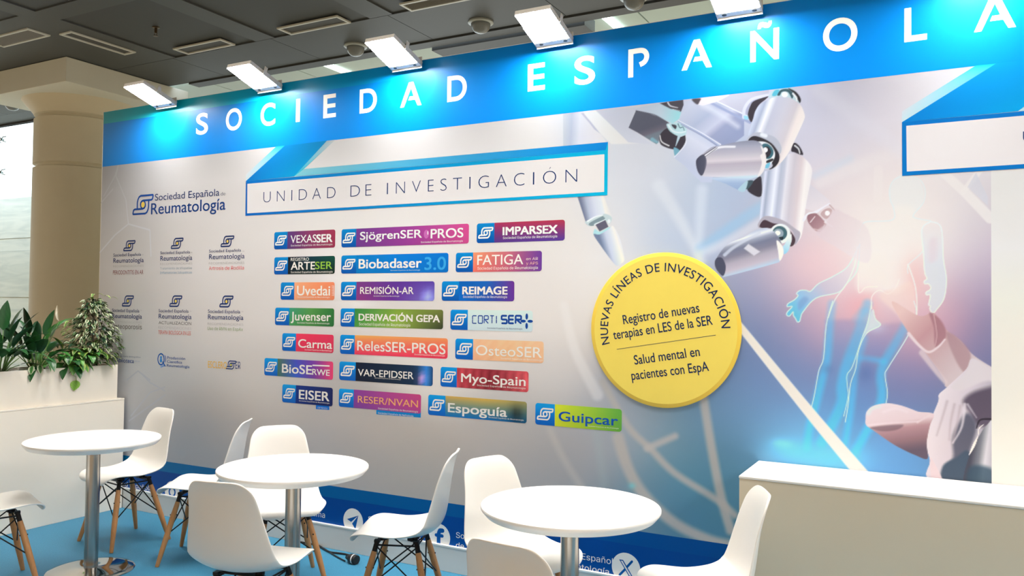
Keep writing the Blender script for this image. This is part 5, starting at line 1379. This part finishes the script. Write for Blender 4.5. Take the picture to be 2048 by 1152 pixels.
# small variegated fig tree at the wall end of the planter
t_ = thing('weeping_fig', 'bushy variegated fig plant with cream edged leaves at the wall end of the planter', 'plant', (-5.59, -.20, SOZ))
m_ = MB(); TK = lin((84, 76, 60))
stem(m_, [(0, 0, 0), (.004, .004, .2), (-.004, 0, .38), (0, .004, .53)], [.008, .007, .005, .002], TK)
stem(m_, [(.02, .02, 0), (.03, .03, .2), (.05, .04, .36)], [.006, .005, .002], TK); stem(m_, [(-.02, -.02, 0), (-.03, -.05, .2), (-.04, -.09, .33)], [.006, .005, .002], TK)
fo = MB(); rf = random.Random(5)
for k_ in range(760):
    h = rf.random()
    z = .06+.46*h
    Rm = np.interp(z, [.0, .08, .2, .3, .4, .5, .54], [.09, .165, .19, .155, .105, .06, .025])
    a = rf.uniform(0, 2*PI); rr = Rm*math.sqrt(rf.uniform(.15, 1))
    b0 = Vector((rr*math.cos(a), rr*math.sin(a), z))
    out = Vector((math.cos(a), math.sin(a), rf.uniform(-.5, .35)))
    if k_ % 3 == 0: stem(m_, [(0, 0, max(0, z-.06)), tuple(b0*.6+Vector((0, 0, z*.4-.01))), tuple(b0)], .0011, TK)
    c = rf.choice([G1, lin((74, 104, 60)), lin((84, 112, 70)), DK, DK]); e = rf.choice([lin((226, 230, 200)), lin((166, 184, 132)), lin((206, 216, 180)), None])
    if rr < Rm*.6: e = None; c = DK  # inner leaves all dark green: shade inside the crown, put into colour
    # keep in front of the wall: shift in world y
    if b0.y > .17: b0.y = .17
    fo_l = rf.uniform(.034, .052)
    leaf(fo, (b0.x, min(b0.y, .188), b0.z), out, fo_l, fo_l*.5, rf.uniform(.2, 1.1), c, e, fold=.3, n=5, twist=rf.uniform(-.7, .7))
for (dx, dy, dz, ax) in ((.03, .06, .54, .4), (-.03, .0, .53, 2.4), (.05, .10, .53, .9), (-.06, -.15, .30, -1.9), (-.02, -.16, .33, -1.4), (.03, -.17, .30, -1.7), (0, -.19, .27, -1.5), (.02, -.2, .33, -1.2), (-.04, -.14, .35, -1.7), (-.03, -.18, .28, -1.6), (-.05, -.2, .33, -1.5), (-.02, -.21, .31, -1.8), (.02, -.19, .35, -1.3), (0, .02, .555, .8), (.01, .0, .55, -1.)):
    leaf(fo, (dx, dy, dz), (math.cos(ax), math.sin(ax), .3), .06, .028, .8, G3, LG, n=5)
fo.v = [(x, min(y, .190), z) for x, y, z in fo.v]
m_.build('trunk', LM, t_, smooth=True)
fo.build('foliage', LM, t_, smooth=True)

# ------------------------------------------------------------------ cable and its socket on the floor
def fl(u, v, z=0.0):
    d = CM.T @ np.array([(u-1024)/FPX, (v-576)/FPX, 1.0]); t = (z-CAM[2])/d[2]; p = CAM+t*d; return (p[0], p[1], z)
pc = thing('power_cable', 'black power cable with a round socket lying on the blue floor under the middle table', 'cable', (0, 0, 0))
P = [fl(u, v, .007) for u, v in ((575, 1080), (612, 1086), (634, 1090), (648, 1098), (660, 1104), (675, 1106), (690, 1108), (700, 1111))]
MB().tube([tuple(p) for p in np.c_[smooth([p[:2] for p in P], 4, False), np.full((len(P)-1)*4+1, .007)]], .006, 8).build('cord', M['cable'], pc, smooth=True)
a = Vector(fl(700, 1116, .028)); b_ = Vector(fl(722, 1122, .028)); dv = (b_-a).normalized()
MB().tube([a-dv*.03, a, a+dv*.006, a+dv*.03], [.010, .020, .027, .028], 24).build('socket_body', M['cable'], pc, smooth=False, angle=40)
MB().tube([a+dv*.030, a+dv*.038], .0285, 24).build('socket_ring', M['plug_white'], pc, angle=40)
MB().tube([a+dv*.038, a+dv*.058], [.0275, .026], 24).build('socket_face', M['rubber'], pc, angle=40)
P2 = [fl(u, v, .006) for u, v in ((600, 1084), (640, 1093), (668, 1110), (690, 1122))]
MB().tube([tuple(p) for p in np.c_[smooth([p[:2] for p in P2], 4, False), np.full((len(P2)-1)*4+1, .006)]], .004, 8).build('cord', M['cable'], pc, smooth=True)
